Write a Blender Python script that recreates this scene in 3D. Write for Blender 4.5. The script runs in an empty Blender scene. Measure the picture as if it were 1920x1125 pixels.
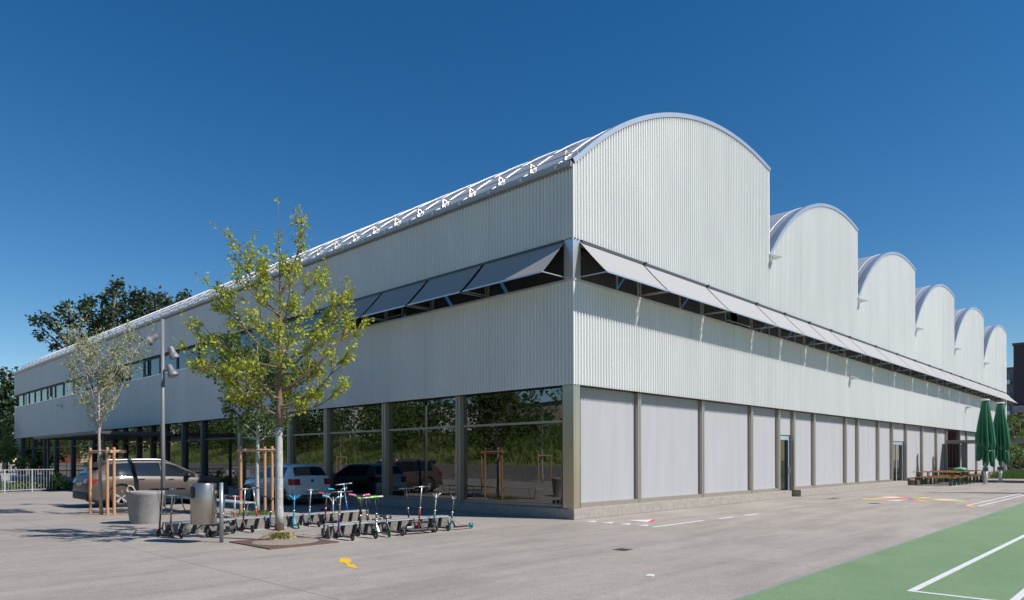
import bpy, bmesh, math, random
from mathutils import Vector, Matrix, Euler
from math import sin, cos, pi, radians, sqrt, atan2, floor
C = bpy.context.scene.collection
S = bpy.context.scene
random.seed(7)

# ---------------- camera ----------------
cd = bpy.data.cameras.new('camera'); cam = bpy.data.objects.new('camera', cd); C.objects.link(cam)
cd.sensor_width = 36; cd.lens = 1313.5/1920*36; cd.shift_y = (860.8-562.5)/1920; cd.clip_end = 2000; cd.clip_start = .1
cam.matrix_world = (Matrix.Translation((-14.4096, -11.5873, 1.6)) @ Matrix.Rotation(radians(-46.15), 4, 'Z')
                    @ Matrix.Rotation(radians(90), 4, 'X') @ Matrix.Rotation(-math.atan(8/2629), 4, 'Z'))
S.camera = cam
# ---------------- sky, sun, exposure ----------------
EL = radians(44.0); SD = Vector((.418*cos(EL), -.908*cos(EL), sin(EL))).normalized()
w = bpy.data.worlds.new('World'); S.world = w; w.use_nodes = True
nt = w.node_tree; nt.nodes.clear()
sky = nt.nodes.new('ShaderNodeTexSky'); sky.sky_type = 'NISHITA'; sky.sun_disc = False
sky.sun_elevation = EL; sky.sun_rotation = atan2(.418, -.908)
sky.air_density = 1.0; sky.dust_density = 0.1; sky.ozone_density = 2.2; sky.altitude = 600
bg = nt.nodes.new('ShaderNodeBackground'); bg.inputs[1].default_value = .075
wo = nt.nodes.new('ShaderNodeOutputWorld')
hs = nt.nodes.new('ShaderNodeHueSaturation'); hs.inputs['Saturation'].default_value = 1.37
nt.links.new(sky.outputs[0], hs.inputs['Color']); nt.links.new(hs.outputs[0], bg.inputs[0]); nt.links.new(bg.outputs[0], wo.inputs[0])
sl = bpy.data.lights.new('sun', 'SUN'); sl.energy = 4.0; sl.angle = radians(.5); sl.color = (1, .955, .91)
so = bpy.data.objects.new('sun', sl); C.objects.link(so); so.rotation_euler = SD.to_track_quat('Z', 'Y').to_euler()
S.view_settings.view_transform = 'Standard'; S.view_settings.look = 'None'; S.view_settings.gamma = 1; S.view_settings.exposure = 0.46
S.cycles.max_bounces = 8; S.cycles.transparent_max_bounces = 12; S.cycles.glossy_bounces = 4

# ---------------- helpers ----------------
class MB:
    def __init__(s): s.v = []; s.f = []; s.m = []; s.mi = 0
    def add(s, vs, fs):
        o = len(s.v); s.v += [tuple(p) for p in vs]; s.f += [tuple(o+i for i in f) for f in fs]; s.m += [s.mi]*len(fs); return s
    def box(s, x0, y0, z0, x1, y1, z1):
        return s.add([(x0,y0,z0),(x1,y0,z0),(x1,y1,z0),(x0,y1,z0),(x0,y0,z1),(x1,y0,z1),(x1,y1,z1),(x0,y1,z1)],
                     [(0,3,2,1),(4,5,6,7),(0,1,5,4),(1,2,6,5),(2,3,7,6),(3,0,4,7)])
    def bar(s, a, b, w, h=None, up=(0,0,1)):
        a, b = Vector(a), Vector(b); d = (b-a).normalized(); h = h or w
        u = Vector(up); 
        if abs(d.dot(u)) > .98: u = Vector((1,0,0))
        r = d.cross(u).normalized()*w/2; u = r.cross(d).normalized()*h/2
        return s.add([a-r-u,a+r-u,a+r+u,a-r+u,b-r-u,b+r-u,b+r+u,b-r+u],
                     [(0,1,2,3),(7,6,5,4),(0,4,5,1),(1,5,6,2),(2,6,7,3),(3,7,4,0)])
    def tube(s, pts, rad, n=8, caps=True):
        pts = [Vector(p) for p in pts]; k = len(pts)
        if not hasattr(rad, '__len__'): rad = [rad]*k
        vs = []; pr = None
        for i, p in enumerate(pts):
            d = (pts[min(i+1,k-1)]-pts[max(i-1,0)]); d = d.normalized() if d.length > 1e-9 else Vector((0,0,1))
            if pr is None: pr = d.orthogonal().normalized()
            pr = (pr-d*pr.dot(d)); pr = pr.normalized() if pr.length > 1e-6 else d.orthogonal().normalized()
            q = d.cross(pr)
            vs += [p+(pr*cos(2*pi*j/n)+q*sin(2*pi*j/n))*rad[i] for j in range(n)]
        fs = [(i*n+j, i*n+(j+1)%n, (i+1)*n+(j+1)%n, (i+1)*n+j) for i in range(k-1) for j in range(n)]
        if caps: fs += [tuple(range(n-1,-1,-1)), tuple((k-1)*n+j for j in range(n))]
        return s.add(vs, fs)
    def lathe(s, prof, c=(0,0,0), n=24, ax='z', caps=True):
        vs = []
        for r, h in prof:
            for j in range(n):
                a = 2*pi*j/n; p = (r*cos(a), r*sin(a), h)
                if ax == 'y': p = (p[0], p[2], p[1])
                if ax == 'x': p = (p[2], p[0], p[1])
                vs.append((p[0]+c[0], p[1]+c[1], p[2]+c[2]))
        k = len(prof)
        fs = [(i*n+j, i*n+(j+1)%n, (i+1)*n+(j+1)%n, (i+1)*n+j) for i in range(k-1) for j in range(n)]
        if caps: fs += [tuple(range(n-1,-1,-1)), tuple((k-1)*n+j for j in range(n))]
        return s.add(vs, fs)
    def prism(s, poly, z0, z1):
        n = len(poly)
        return s.add([(x,y,z0) for x,y in poly]+[(x,y,z1) for x,y in poly],
                     [tuple(range(n-1,-1,-1)), tuple(range(n,2*n))]+[(i,(i+1)%n,n+(i+1)%n,n+i) for i in range(n)])
    def grid(s, rows):
        nr, nc = len(rows), len(rows[0])
        return s.add([p for r in rows for p in r], [(i*nc+j, i*nc+j+1, (i+1)*nc+j+1, (i+1)*nc+j) for i in range(nr-1) for j in range(nc-1)])
    def build(s, name, mat, parent=None, smooth=False, label=None, loc=None):
        me = bpy.data.meshes.new(name); me.from_pydata(s.v, [], s.f)
        mats = mat if isinstance(mat, (list, tuple)) else [mat]
        for m in mats: me.materials.append(m)
        if len(mats) > 1: me.polygons.foreach_set('material_index', s.m)
        if smooth: me.polygons.foreach_set('use_smooth', [True]*len(s.f))
        me.update()
        o = bpy.data.objects.new(name, me); C.objects.link(o)
        if parent: o.parent = parent
        if loc: o.location = loc
        if label: o['label'] = label
        return o
def clean(o):
    bm = bmesh.new(); bm.from_mesh(o.data); bmesh.ops.recalc_face_normals(bm, faces=bm.faces); bm.to_mesh(o.data); bm.free(); return o
def sharp(o, ang=35):
    me = o.data; bm = bmesh.new(); bm.from_mesh(me)
    for e in bm.edges:
        if len(e.link_faces) == 2 and e.calc_face_angle(0) > radians(ang): e.smooth = False
    for f in bm.faces: f.smooth = True
    bm.to_mesh(me); bm.free(); return o
def bevel(o, w=.01, seg=2):
    m = o.modifiers.new('b', 'BEVEL'); m.width = w; m.segments = seg; m.limit_method = 'ANGLE'; return o
def tag(o, label=None, cat=None, group=None, kind=None):
    if label: o['label'] = label
    if cat: o['category'] = cat
    if group: o['group'] = group
    if kind: o['kind'] = kind
    return o
def thing(name, label, cat, loc=(0,0,0), rz=0, group=None):
    o = bpy.data.objects.new(name, None); C.objects.link(o); o.location = loc; o.rotation_euler = (0,0,rz)
    o.empty_display_size = .2
    return tag(o, label, cat, group)
def copy_tree(o, parent=None):
    c = o.copy(); C.objects.link(c); c.parent = parent
    for ch in list(o.children): copy_tree(ch, c)
    return c
def link(t, a, b): t.links.new(a, b)
def mat(name, col, rough=.6, metal=0, var=0, scale=3, var2=None, bump=0, bscale=60, spec=.5, trans=0, coat=0, aniso=None, stretch=(1,1,1)):
    m = bpy.data.materials.new(name); m.use_nodes = True; t = m.node_tree; b = t.nodes['Principled BSDF']
    b.inputs['Roughness'].default_value = rough; b.inputs['Metallic'].default_value = metal
    b.inputs['Specular IOR Level'].default_value = spec; b.inputs['Coat Weight'].default_value = coat; b.inputs['Coat Roughness'].default_value = .04
    c = (*col, 1); b.inputs['Base Color'].default_value = c
    tc = t.nodes.new('ShaderNodeTexCoord'); mp = t.nodes.new('ShaderNodeMapping'); mp.inputs['Scale'].default_value = stretch
    link(t, tc.outputs['Object'], mp.inputs[0])
    if var or var2:
        n = t.nodes.new('ShaderNodeTexNoise'); n.inputs['Scale'].default_value = scale; n.inputs['Detail'].default_value = 6; n.inputs['Roughness'].default_value = .6
        link(t, mp.outputs[0], n.inputs['Vector'])
        r = t.nodes.new('ShaderNodeValToRGB'); r.color_ramp.elements[0].position = .3; r.color_ramp.elements[1].position = .7
        c2 = var2 or tuple(x*(1-var) for x in col); c1 = col if var2 else tuple(min(1, x*(1+var)) for x in col)
        r.color_ramp.elements[0].color = (*c2, 1); r.color_ramp.elements[1].color = (*c1, 1)
        link(t, n.outputs['Fac'], r.inputs[0]); link(t, r.outputs[0], b.inputs['Base Color'])
    if bump:
        n = t.nodes.new('ShaderNodeTexNoise'); n.inputs['Scale'].default_value = bscale; n.inputs['Detail'].default_value = 4
        link(t, mp.outputs[0], n.inputs['Vector'])
        bp = t.nodes.new('ShaderNodeBump'); bp.inputs['Strength'].default_value = bump; bp.inputs['Distance'].default_value = .02
        link(t, n.outputs['Fac'], bp.inputs['Height']); link(t, bp.outputs[0], b.inputs['Normal'])
    if trans:
        tr = t.nodes.new('ShaderNodeBsdfTranslucent'); mx = t.nodes.new('ShaderNodeMixShader'); mx.inputs[0].default_value = trans
        src = b.inputs['Base Color'].links[0].from_socket if b.inputs['Base Color'].is_linked else None
        if src: link(t, src, tr.inputs[0])
        else: tr.inputs[0].default_value = c
        out = t.nodes['Material Output']; link(t, b.outputs[0], mx.inputs[1]); link(t, tr.outputs[0], mx.inputs[2]); link(t, mx.outputs[0], out.inputs[0])
    return m
def glass(name, tint, base=.1, rough=.0, ior=1.5):
    m = bpy.data.materials.new(name); m.use_nodes = True; t = m.node_tree; t.nodes.clear()
    o = t.nodes.new('ShaderNodeOutputMaterial'); mx = t.nodes.new('ShaderNodeMixShader')
    tr = t.nodes.new('ShaderNodeBsdfTransparent'); tr.inputs[0].default_value = (*tint, 1)
    g = t.nodes.new('ShaderNodeBsdfGlossy'); g.inputs['Roughness'].default_value = rough
    fr = t.nodes.new('ShaderNodeFresnel'); fr.inputs[0].default_value = ior
    ma = t.nodes.new('ShaderNodeMath'); ma.operation = 'MULTIPLY_ADD'; ma.inputs[1].default_value = .9; ma.inputs[2].default_value = base; ma.use_clamp = True
    # slight pane waviness
    tc = t.nodes.new('ShaderNodeTexCoord'); n = t.nodes.new('ShaderNodeTexNoise'); n.inputs['Scale'].default_value = .7; n.inputs['Detail'].default_value = 1
    bp = t.nodes.new('ShaderNodeBump'); bp.inputs['Strength'].default_value = .12; bp.inputs['Distance'].default_value = .012
    link(t, tc.outputs['Object'], n.inputs['Vector']); link(t, n.outputs['Fac'], bp.inputs['Height']); link(t, bp.outputs[0], g.inputs['Normal'])
    link(t, fr.outputs[0], ma.inputs[0]); link(t, ma.outputs[0], mx.inputs[0]); link(t, tr.outputs[0], mx.inputs[1]); link(t, g.outputs[0], mx.inputs[2]); link(t, mx.outputs[0], o.inputs[0])
    return m

# ---------------- materials ----------------
M = {}
M['clad'] = mat('white_corrugated_aluminium', (.69,.685,.665), .42, .06, var=.05, scale=.9, stretch=(1,1,.2))
M['wallback'] = mat('backing_wall', (.18,.18,.18), .8)
M['blind'] = mat('grey_blind_fabric', (.37,.37,.38), .9, var=.05, scale=1.2, stretch=(3,3,.25), bump=.1, bscale=200)
M['awning'] = mat('awning_fabric', (.43,.425,.42), .85, trans=.2)
M['steel'] = mat('brushed_steel', (.52,.44,.34), .26, .85, var=.06, scale=4, stretch=(6,6,.3))
M['mullion'] = mat('bronze_steel_frame', (.40,.355,.30), .34, .6, var=.08, scale=5, stretch=(6,6,.4))
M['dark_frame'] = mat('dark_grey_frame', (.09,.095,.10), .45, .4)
M['alu'] = mat('bare_aluminium', (.62,.63,.65), .35, .7, var=.06, scale=2)
M['roof'] = mat('standing_seam_aluminium', (.62,.63,.64), .38, .45, var=.06, scale=.7)
M['plinth'] = mat('pale_concrete_plinth', (.37,.335,.29), .85, var2=(.27,.24,.205), scale=9, bump=.35, bscale=90)
M['glass'] = glass('facade_glass', (.26,.30,.28), .17)
M['glass2'] = glass('window_glass', (.42,.46,.48), .16)
M['gdoor'] = glass('green_door_glass', (.20,.42,.30), .06)
M['interior'] = mat('interior_grey', (.20,.195,.185), .8, var=.2, scale=.4)
M['brace_reflection'] = mat('brace_sky_reflection_blue', (.25,.55,.95), .4)  # sun and sky reflections on the braces, put into the base colour as blue
M['brace_green'] = mat('painted_brace_green', (.20,.28,.20), .5)
M['black'] = mat('black_plastic', (.018,.018,.02), .45)
M['rubber'] = mat('rubber', (.022,.022,.022), .75)
M['white'] = mat('white_line_paint', (.66,.66,.65), .7, var=.12, scale=14)
M['wood'] = mat('peeled_wood_post', (.55,.31,.155), .75, var2=(.36,.19,.09), scale=7, stretch=(3,3,.4))
M['wood_rail'] = mat('weathered_wood_rail', (.44,.28,.20), .8, var=.2, scale=9)
M['bench_wood'] = mat('orange_varnished_wood', (.52,.24,.07), .45, var2=(.40,.17,.05), scale=4, stretch=(8,.6,1))
M['dkgreen'] = mat('dark_green_steel', (.012,.05,.035), .4)
M['bark'] = mat('brown_bark', (.17,.12,.085), .9, var=.35, scale=14, bump=.5, bscale=40)
M['whitebark'] = mat('whitewashed_bark', (.50,.49,.46), .9, var2=(.30,.29,.26), scale=11, bump=.6, bscale=30)
M['wrap'] = mat('dark_trunk_wrap', (.075,.045,.035), .9, var=.3, scale=30)
M['twig'] = mat('thin_twig', (.13,.10,.075), .85)

def ground_mat():
    m = bpy.data.materials.new('brushed_concrete'); m.use_nodes = True; t = m.node_tree; b = t.nodes['Principled BSDF']; b.inputs['Roughness'].default_value = .85
    b.inputs['Specular IOR Level'].default_value = .25
    tc = t.nodes.new('ShaderNodeTexCoord')
    def noise(sc, det=6, st=(1,1,1), ro=.6):
        mp = t.nodes.new('ShaderNodeMapping'); mp.inputs['Scale'].default_value = st; link(t, tc.outputs['Object'], mp.inputs[0])
        n = t.nodes.new('ShaderNodeTexNoise'); n.inputs['Scale'].default_value = sc; n.inputs['Detail'].default_value = det; n.inputs['Roughness'].default_value = ro
        link(t, mp.outputs[0], n.inputs['Vector']); return n.outputs['Fac']
    def ramp(src, a, ca, bb, cb):
        r = t.nodes.new('ShaderNodeValToRGB'); r.color_ramp.elements[0].position = a; r.color_ramp.elements[1].position = bb
        r.color_ramp.elements[0].color = (*ca,1); r.color_ramp.elements[1].color = (*cb,1); link(t, src, r.inputs[0]); return r.outputs[0]
    def mul(a, b2, f=1):
        x = t.nodes.new('ShaderNodeMix'); x.data_type = 'RGBA'; x.blend_type = 'MULTIPLY'; x.inputs[0].default_value = f
        link(t, a, x.inputs[6]); link(t, b2, x.inputs[7]); return x.outputs[2]
    base = ramp(noise(.35, 8), .3, (.335,.298,.26), .7, (.42,.375,.332))
    c = mul(base, ramp(noise(38, 4), .25, (.62,.62,.62), .72, (1.18,1.18,1.17)))
    c = mul(c, ramp(noise(5, 6, ro=.75), .35, (.90,.89,.88), .6, (1.03,1.03,1.03)))
    c = mul(c, ramp(noise(1.1, 4, (.25,1.6,1)), .36, (.86,.86,.87), .56, (1.03,1.03,1.03)))
    # small dark spots
    v = t.nodes.new('ShaderNodeTexVoronoi'); v.inputs['Scale'].default_value = 2.1; link(t, tc.outputs['Object'], v.inputs['Vector'])
    c = mul(c, ramp(v.outputs['Distance'], .018, (.55,.52,.5), .035, (1,1,1)))
    # construction joints: lines at given x and y
    sp = t.nodes.new('ShaderNodeSeparateXYZ'); 
    wob = t.nodes.new('ShaderNodeVectorMath'); wob.operation = 'ADD'; link(t, tc.outputs['Object'], wob.inputs[0]); wob.inputs[1].default_value = (0,0,0)
    link(t, wob.outputs[0], sp.inputs[0])
    acc = None
    for axis, vals in ((0, (-.1, -3.93, -10.02, -16.1, 6, 12.1, 18.2, 24.3)), (1, (-11.9, 14.6, 22.5, 31))):
        for val in vals:
            s1 = t.nodes.new('ShaderNodeMath'); s1.operation = 'SUBTRACT'; link(t, sp.outputs[axis], s1.inputs[0]); s1.inputs[1].default_value = val
            s2 = t.nodes.new('ShaderNodeMath'); s2.operation = 'ABSOLUTE'; link(t, s1.outputs[0], s2.inputs[0])
            s3 = t.nodes.new('ShaderNodeMath'); s3.operation = 'LESS_THAN'; link(t, s2.outputs[0], s3.inputs[0]); s3.inputs[1].default_value = .007
            if acc is None: acc = s3.outputs[0]
            else:
                s4 = t.nodes.new('ShaderNodeMath'); s4.operation = 'MAXIMUM'; link(t, acc, s4.inputs[0]); link(t, s3.outputs[0], s4.inputs[1]); acc = s4.outputs[0]
    x = t.nodes.new('ShaderNodeMix'); x.data_type = 'RGBA'; link(t, acc, x.inputs[0]); link(t, c, x.inputs[6]); x.inputs[7].default_value = (.15,.13,.115,1)
    link(t, x.outputs[2], b.inputs['Base Color'])
    bp = t.nodes.new('ShaderNodeBump'); bp.inputs['Strength'].default_value = .35; bp.inputs['Distance'].default_value = .01
    link(t, noise(70, 4), bp.inputs['Height']); link(t, bp.outputs[0], b.inputs['Normal'])
    return m
M['ground'] = ground_mat()
def court_mat():
    m = mat('green_rubber_court', (.20,.305,.155), .9, var2=(.165,.265,.13), scale=.8, bump=.5, bscale=130)
    t = m.node_tree; b = t.nodes['Principled BSDF']; src = b.inputs['Base Color'].links[0].from_socket
    tc = t.nodes.new('ShaderNodeTexCoord'); n = t.nodes.new('ShaderNodeTexNoise'); n.inputs['Scale'].default_value = 120; n.inputs['Detail'].default_value = 2
    link(t, tc.outputs['Object'], n.inputs[0]); r = t.nodes.new('ShaderNodeValToRGB'); r.color_ramp.elements[0].position = .3; r.color_ramp.elements[1].position = .7
    r.color_ramp.elements[0].color = (.52,.52,.52,1); r.color_ramp.elements[1].color = (1.3,1.3,1.3,1); link(t, n.outputs['Fac'], r.inputs[0])
    x = t.nodes.new('ShaderNodeMix'); x.data_type = 'RGBA'; x.blend_type = 'MULTIPLY'; x.inputs[0].default_value = 1; link(t, src, x.inputs[6]); link(t, r.outputs[0], x.inputs[7])
    # scuff stains
    n2 = t.nodes.new('ShaderNodeTexNoise'); n2.inputs['Scale'].default_value = 1.37; n2.inputs['Detail'].default_value = 9; n2.inputs['Roughness'].default_value = .75
    link(t, tc.outputs['Object'], n2.inputs[0]); r2 = t.nodes.new('ShaderNodeValToRGB'); r2.color_ramp.elements[0].position = .315; r2.color_ramp.elements[1].position = .35
    r2.color_ramp.elements[0].color = (.3,.32,.28,1); r2.color_ramp.elements[1].color = (1,1,1,1); link(t, n2.outputs['Fac'], r2.inputs[0])
    y = t.nodes.new('ShaderNodeMix'); y.data_type = 'RGBA'; y.blend_type = 'MULTIPLY'; y.inputs[0].default_value = 1; link(t, x.outputs[2], y.inputs[6]); link(t, r2.outputs[0], y.inputs[7])
    link(t, y.outputs[2], b.inputs['Base Color']); return m
M['court'] = court_mat()

# ---------------- ground ----------------
def struct(o): o['kind'] = 'structure'; return o
struct(MB().add([(-300,-300,0),(500,-300,0),(500,500,0),(-300,500,0)], [(0,1,2,3)]).build('pavement', M['ground']))
struct(MB().prism([(-30,-8.35),(90,-6.1),(90,-40),(-30,-40)], .001, .005).build('sports_court', M['court']))
# dark edge strip of the court
struct(MB().prism([(-30,-8.32),(90,-6.07),(90,-6.1),(-30,-8.35)], .001, .008).build('court_edging', mat('grey_edging', (.24,.25,.27), .8)))
lm = MB(); z0, z1 = .0055, .009
lm.box(-5.1,-9.26,z0,40,-9.18,z1); lm.box(-5.1,-10.16,z0,-5.02,-9.27,z1) ; lm.box(-5.1,-10.25,z0,40,-10.17,z1)
struct(lm.build('court_line_marking', M['white']))
rl = MB()
rl.box(12.9,-6.38,z0,26,-6.31,z1); rl.box(12.7,-6.72,z0,26,-6.65,z1)
struct(rl.build('running_track_line_marking', M['white']))
struct(MB().prism([(12.2,-6.62),(12.9,-6.62),(13.0,-6.36),(12.4,-6.36)], .002, .007).build('orange_start_marking', mat('orange_paint', (.72,.36,.10), .8)))

# painted give way teeth, lane lines, triangle, arrow
for i, yy in enumerate((-.5,-1.03,-1.55,-2.06)):
    o = MB().prism([(-.18,yy),(.14,yy-.15),(-.22,yy-.32)], .001, .004).build('give_way_tooth_marking', M['white'])
    tag(o, ['white painted triangle touching the corner of the plinth','white painted triangle second out from the plinth corner','white painted triangle third out from the plinth corner','white painted triangle farthest from the plinth corner, beside the long white line'][i], 'floor marking', 'row of white give way triangles painted at the building corner')
tag(MB().box(-.35,-2.66,.001,2.05,-2.58,.004).build('lane_line_marking', M['white']), 'long white painted line running beside the plinth at the corner', 'floor marking', 'white lane lines beside the plinth')
tag(MB().box(2.78,-2.72,.001,3.55,-2.63,.004).build('lane_line_marking', M['white']), 'short white dash next to the end of the long white line', 'floor marking', 'white lane lines beside the plinth')
tag(MB().box(4.28,-2.73,.001,5.12,-2.64,.004).build('lane_line_marking', M['white']), 'short white dash farthest along from the long white line', 'floor marking', 'white lane lines beside the plinth')
red = mat('red_paint', (.62,.10,.09), .7, var=.1, scale=20); yel = mat('yellow_paint', (.78,.48,.02), .7, var=.1, scale=20)
t = thing('triangle_marking', 'red and white painted triangle on the concrete beside the plinth', 'floor marking', (.9,-1.4,0))
MB().prism([(-.06,.42),(.6,-.05),(.46,-.12),(.5,-.1)], .001, .004).build('red_edge', red, t)
MB().prism([(-.1,.3),(.5,-.1),(-.22,-.42)], .0015, .0055).build('white_field', M['white'], t)
MB().prism([(-.22,-.42),(.5,-.1),(.62,-.13),(-.1,-.52)], .001, .004).build('red_edge', red, t)
ya = MB().prism([(-8.17,-1.72),(-8.05,-1.83),(-8.26,-2.2),(-8.42,-2.1)], .001, .004)
ya.prism([(-8.36,-2.13),(-8.31,-2.16),(-8.45,-2.5),(-8.50,-2.47)], .0012, .0045)
ya.prism([(-8.38,-2.44),(-8.58,-2.5),(-8.58,-2.88)], .0014, .005)
tag(ya.build('painted_arrow', yel), 'yellow zigzag arrow painted on the concrete in front of the tree pit', 'floor marking')
# coloured playground figure
cols = [mat('play_paint_%s' % n, c, .75, var=.1, scale=15) for n, c in (('red',(.60,.12,.14)),('yellow',(.75,.58,.10)),('blue',(.03,.20,.50)),('green',(.18,.42,.10)),('orange',(.72,.32,.06)),('pink',(.60,.18,.30)),('white',(.72,.72,.72)))]
pm = MB(); ctr = (15.9,-3.9)
def fl(a): return 1.5+.3*cos(3*(a-.4))
for k in range(24):
    a0, a1 = 2*pi*k/24, 2*pi*(k+.93)/24
    for ri, (q0, q1) in enumerate(((.12,.5),(.52,1))):
        pm.mi = (k*2+ri*3) % 6 if not (ri == 1 and k in (3,11,19)) else 6
        am = (a0+a1)/2
        pm.prism([(ctr[0]+fl(a)*q*cos(a)*1.05, ctr[1]+fl(a)*q*sin(a)*1.05) for a, q in ((a0,q0),(a1,q0),(a1,q1),(am,q1),(a0,q1))], .001, .004)
tag(pm.build('playground_game_marking', cols), 'multicoloured flower shaped game painted on the concrete', 'floor marking')
# drains
for (x, y, sx, sy, lb) in ((-4.17,-4.45,.13,.13,'small square dark drain grate in the open concrete'),(14.6,-1.5,.35,.12,'dark drain slot in front of the first green door'),(12.2,-3.7,.2,.15,'dark drain cover beside the multicoloured game')):
    d = thing('drain_cover', lb, 'drain', (x,y,0))
    MB().box(-sx,-sy,.0005,sx,sy,.004).build('frame', mat('drain_iron', (.07,.065,.06), .6, .5), d)
    g = MB()
    for k in range(7): g.box(-sx+.02+k*(2*sx-.04)/7,-sy+.02,.0045,-sx+.02+(k+.55)*(2*sx-.04)/7,sy-.02,.007)
    g.build('grate', mat('drain_bars', (.12,.11,.10), .6, .5), d)
tag(MB().prism([(-9.6,-7.3),(-9.45,-7.25),(-9.42,-7.33),(-9.55,-7.38)], .001, .012).build('paper_scrap', M['white'], loc=(3.3,1.0,0)), 'white scrap of paper lying near the green court edge', 'litter')

# ---------------- building ----------------
B = thing('exhibition_hall', 'long white corrugated hall with a wavy row of barrel roofs', 'building')
XS = [0, 12.03, 22.15, 32.3, 42.15, 52.0, 61.9]; YE = 64.0; Z1, Z2, Z3 = 3.57, 6.3, 7.43; ZE = 9.35; ZT = 13.0
def arch(i, x):
    wd = XS[i+1]-XS[i]; d = wd*.765; h = ZT-ZE; r = (d*d+h*h)/(2*h); return ZT-r+sqrt(max(0, r*r-(x-XS[i]-d)**2))
def bay(x):
    for i in range(6):
        if x < XS[i+1]: return i
    return 5
PITCH = .125; AMP = .034
def wave(u):
    a = 2*pi*u/PITCH; s = sin(a); return AMP*max(-1, min(1, s*1.35))
def clad_right(za, top):
    m = MB(); n = int(XS[-1]/PITCH)*8; rows = [[],[]]; 
    for k in range(n+1):
        x = XS[-1]*k/n; y = wave(x); zt = top(x)
        rows[0].append((x, y, za)); rows[1].append((x, y, zt))
    return m.grid(rows)
def clad_left(za, zb):
    m = MB(); n = int(YE/PITCH)*8; rows = [[],[]]
    for k in range(n+1):
        y = YE*k/n; x = wave(y); rows[0].append((x, y, za)); rows[1].append((x, y, zb))
    return m.grid([rows[1], rows[0]])
clad_right(Z1, lambda x: Z2).build('lower_cladding', M['clad'], B, True)
def topfn(x):
    i = bay(x); return arch(i, x)+.02
clad_right(Z3, topfn).build('upper_cladding', M['clad'], B, True)
clad_left(Z1, Z2).build('lower_cladding', M['clad'], B, True)
clad_left(Z3, ZE+.02).build('upper_cladding', M['clad'], B, True)
# corner angles
ca = MB(); ca.box(-.03,-.03,Z1,.03,.03,Z2); ca.box(-.03,-.03,Z3,.03,.03,ZE); ca.build('corner_trim', M['clad'], B)
jm = mat('lapped_sheet_edge', (.52,.52,.51), .55)
for (za, zb) in ((Z1,Z2),(Z3,None)):
    x = 2.95
    while x < 61:
        xx = round(x/PITCH)*PITCH+PITCH*.25; zt = zb or topfn(xx)-.03; MB().box(xx,-AMP-.004,za+.002,xx+.012,-AMP+.004,zt).build('sheet_joint', jm, B); x += 3.0
    y = 2.95
    while y < 63:
        yy = round(y/PITCH)*PITCH+PITCH*.75; MB().box(-AMP-.004,yy,za+.002,-AMP+.004,yy+.012,zb or ZE-.1).build('sheet_joint', jm, B); y += 3.0
# backing walls (solid bodies behind the sheets), slabs, roof side walls
bw = MB()
for za, zb in ((Z1+.07,Z2-.02),(Z3+.06,ZE)):
    bw.box(.05,.05,za,XS[-1],.3,zb); bw.box(.05,.30,za,.3,YE,zb); bw.box(XS[-1]-.02,.3,za,XS[-1]+.2,YE,zb); bw.box(.3,YE-.25,za,XS[-1]-.03,YE,zb)
for i in range(6):   # gable infill and vertical north lights
    n = 24; xs = [XS[i]+.06+(XS[i+1]-XS[i]-.1)*k/n for k in range(n+1)]
    for yy, y2 in ((.05,.3),(YE-.3,YE-.05)):
        for k in range(n):
            x0, x1 = xs[k], xs[k+1]; a, b = arch(i,x0)-.05, arch(i,x1)-.05
            bw.add([(x0,yy,ZE),(x1,yy,ZE),(x1,yy,b),(x0,yy,a),(x0,y2,ZE),(x1,y2,ZE),(x1,y2,b),(x0,y2,a)], [(0,1,2,3),(7,6,5,4),(3,2,6,7)])
    bw.box(XS[i+1]-.12,.3,ZE-.1,XS[i+1]-.03,YE-.3,arch(i,XS[i+1])-.05)
bw.build('backing_wall', M['wallback'], B)
for i in range(6): MB().box(XS[i+1]-.03,-.02,ZE-.1 if i < 5 else 0,XS[i+1]+.03,.12 if i < 5 else .4,arch(i,XS[i+1])+.05).build('edge_trim', M['clad'], B)
MB().box(XS[-1]+.03,.0,0,XS[-1]+.22,YE,Z3).build('end_wall', M['clad'], B)
it = MB(); it.box(.35,.35,3.45,XS[-1]-.3,YE-.4,3.75); it.box(.35,.35,.10,XS[-1]-.3,YE-.4,.27)
it.box(9,9,.28,XS[-1]-5,9.3,3.44); it.box(9,9.3,.28,9.3,YE-5,3.44); it.box(9,9,3.76,XS[-1]-5,9.3,9); it.box(9,9.3,3.76,9.3,YE-5,9)
for k in range(9): it.box(2.2,3+k*7,.28,2.55,3.35+k*7,3.44); it.box(6+k*6.2,2.2,.28,6.35+k*6.2,2.55,3.44)
it.build('interior_walls', M['interior'], B)
# soffits between the sheet bottoms and the recessed glazing
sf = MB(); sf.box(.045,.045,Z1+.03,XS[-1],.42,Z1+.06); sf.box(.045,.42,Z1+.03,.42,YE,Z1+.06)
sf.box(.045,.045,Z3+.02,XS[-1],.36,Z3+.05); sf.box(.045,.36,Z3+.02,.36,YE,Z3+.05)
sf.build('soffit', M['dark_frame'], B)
# plinth, with gaps at the doors
pl = MB()
for a, b in ((-.05,14.05),(15.0,30.6),(32.2,33.9),(34.3,39.9),(46.0,61.9)): pl.box(a,-.04,0,b,.45,.28)
for a, b in ((.45,28.0),(41,YE)): pl.box(-.05,a,0,.45,b,.28)
bevel(pl.build('plinth', M['plinth'], B), .012)
MB().box(14.05,.35,0,15.0,.9,.03).build('door_sill', M['alu'], B); MB().box(30.6,.35,0,32.2,.9,.03).build('door_sill', M['alu'], B)
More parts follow.
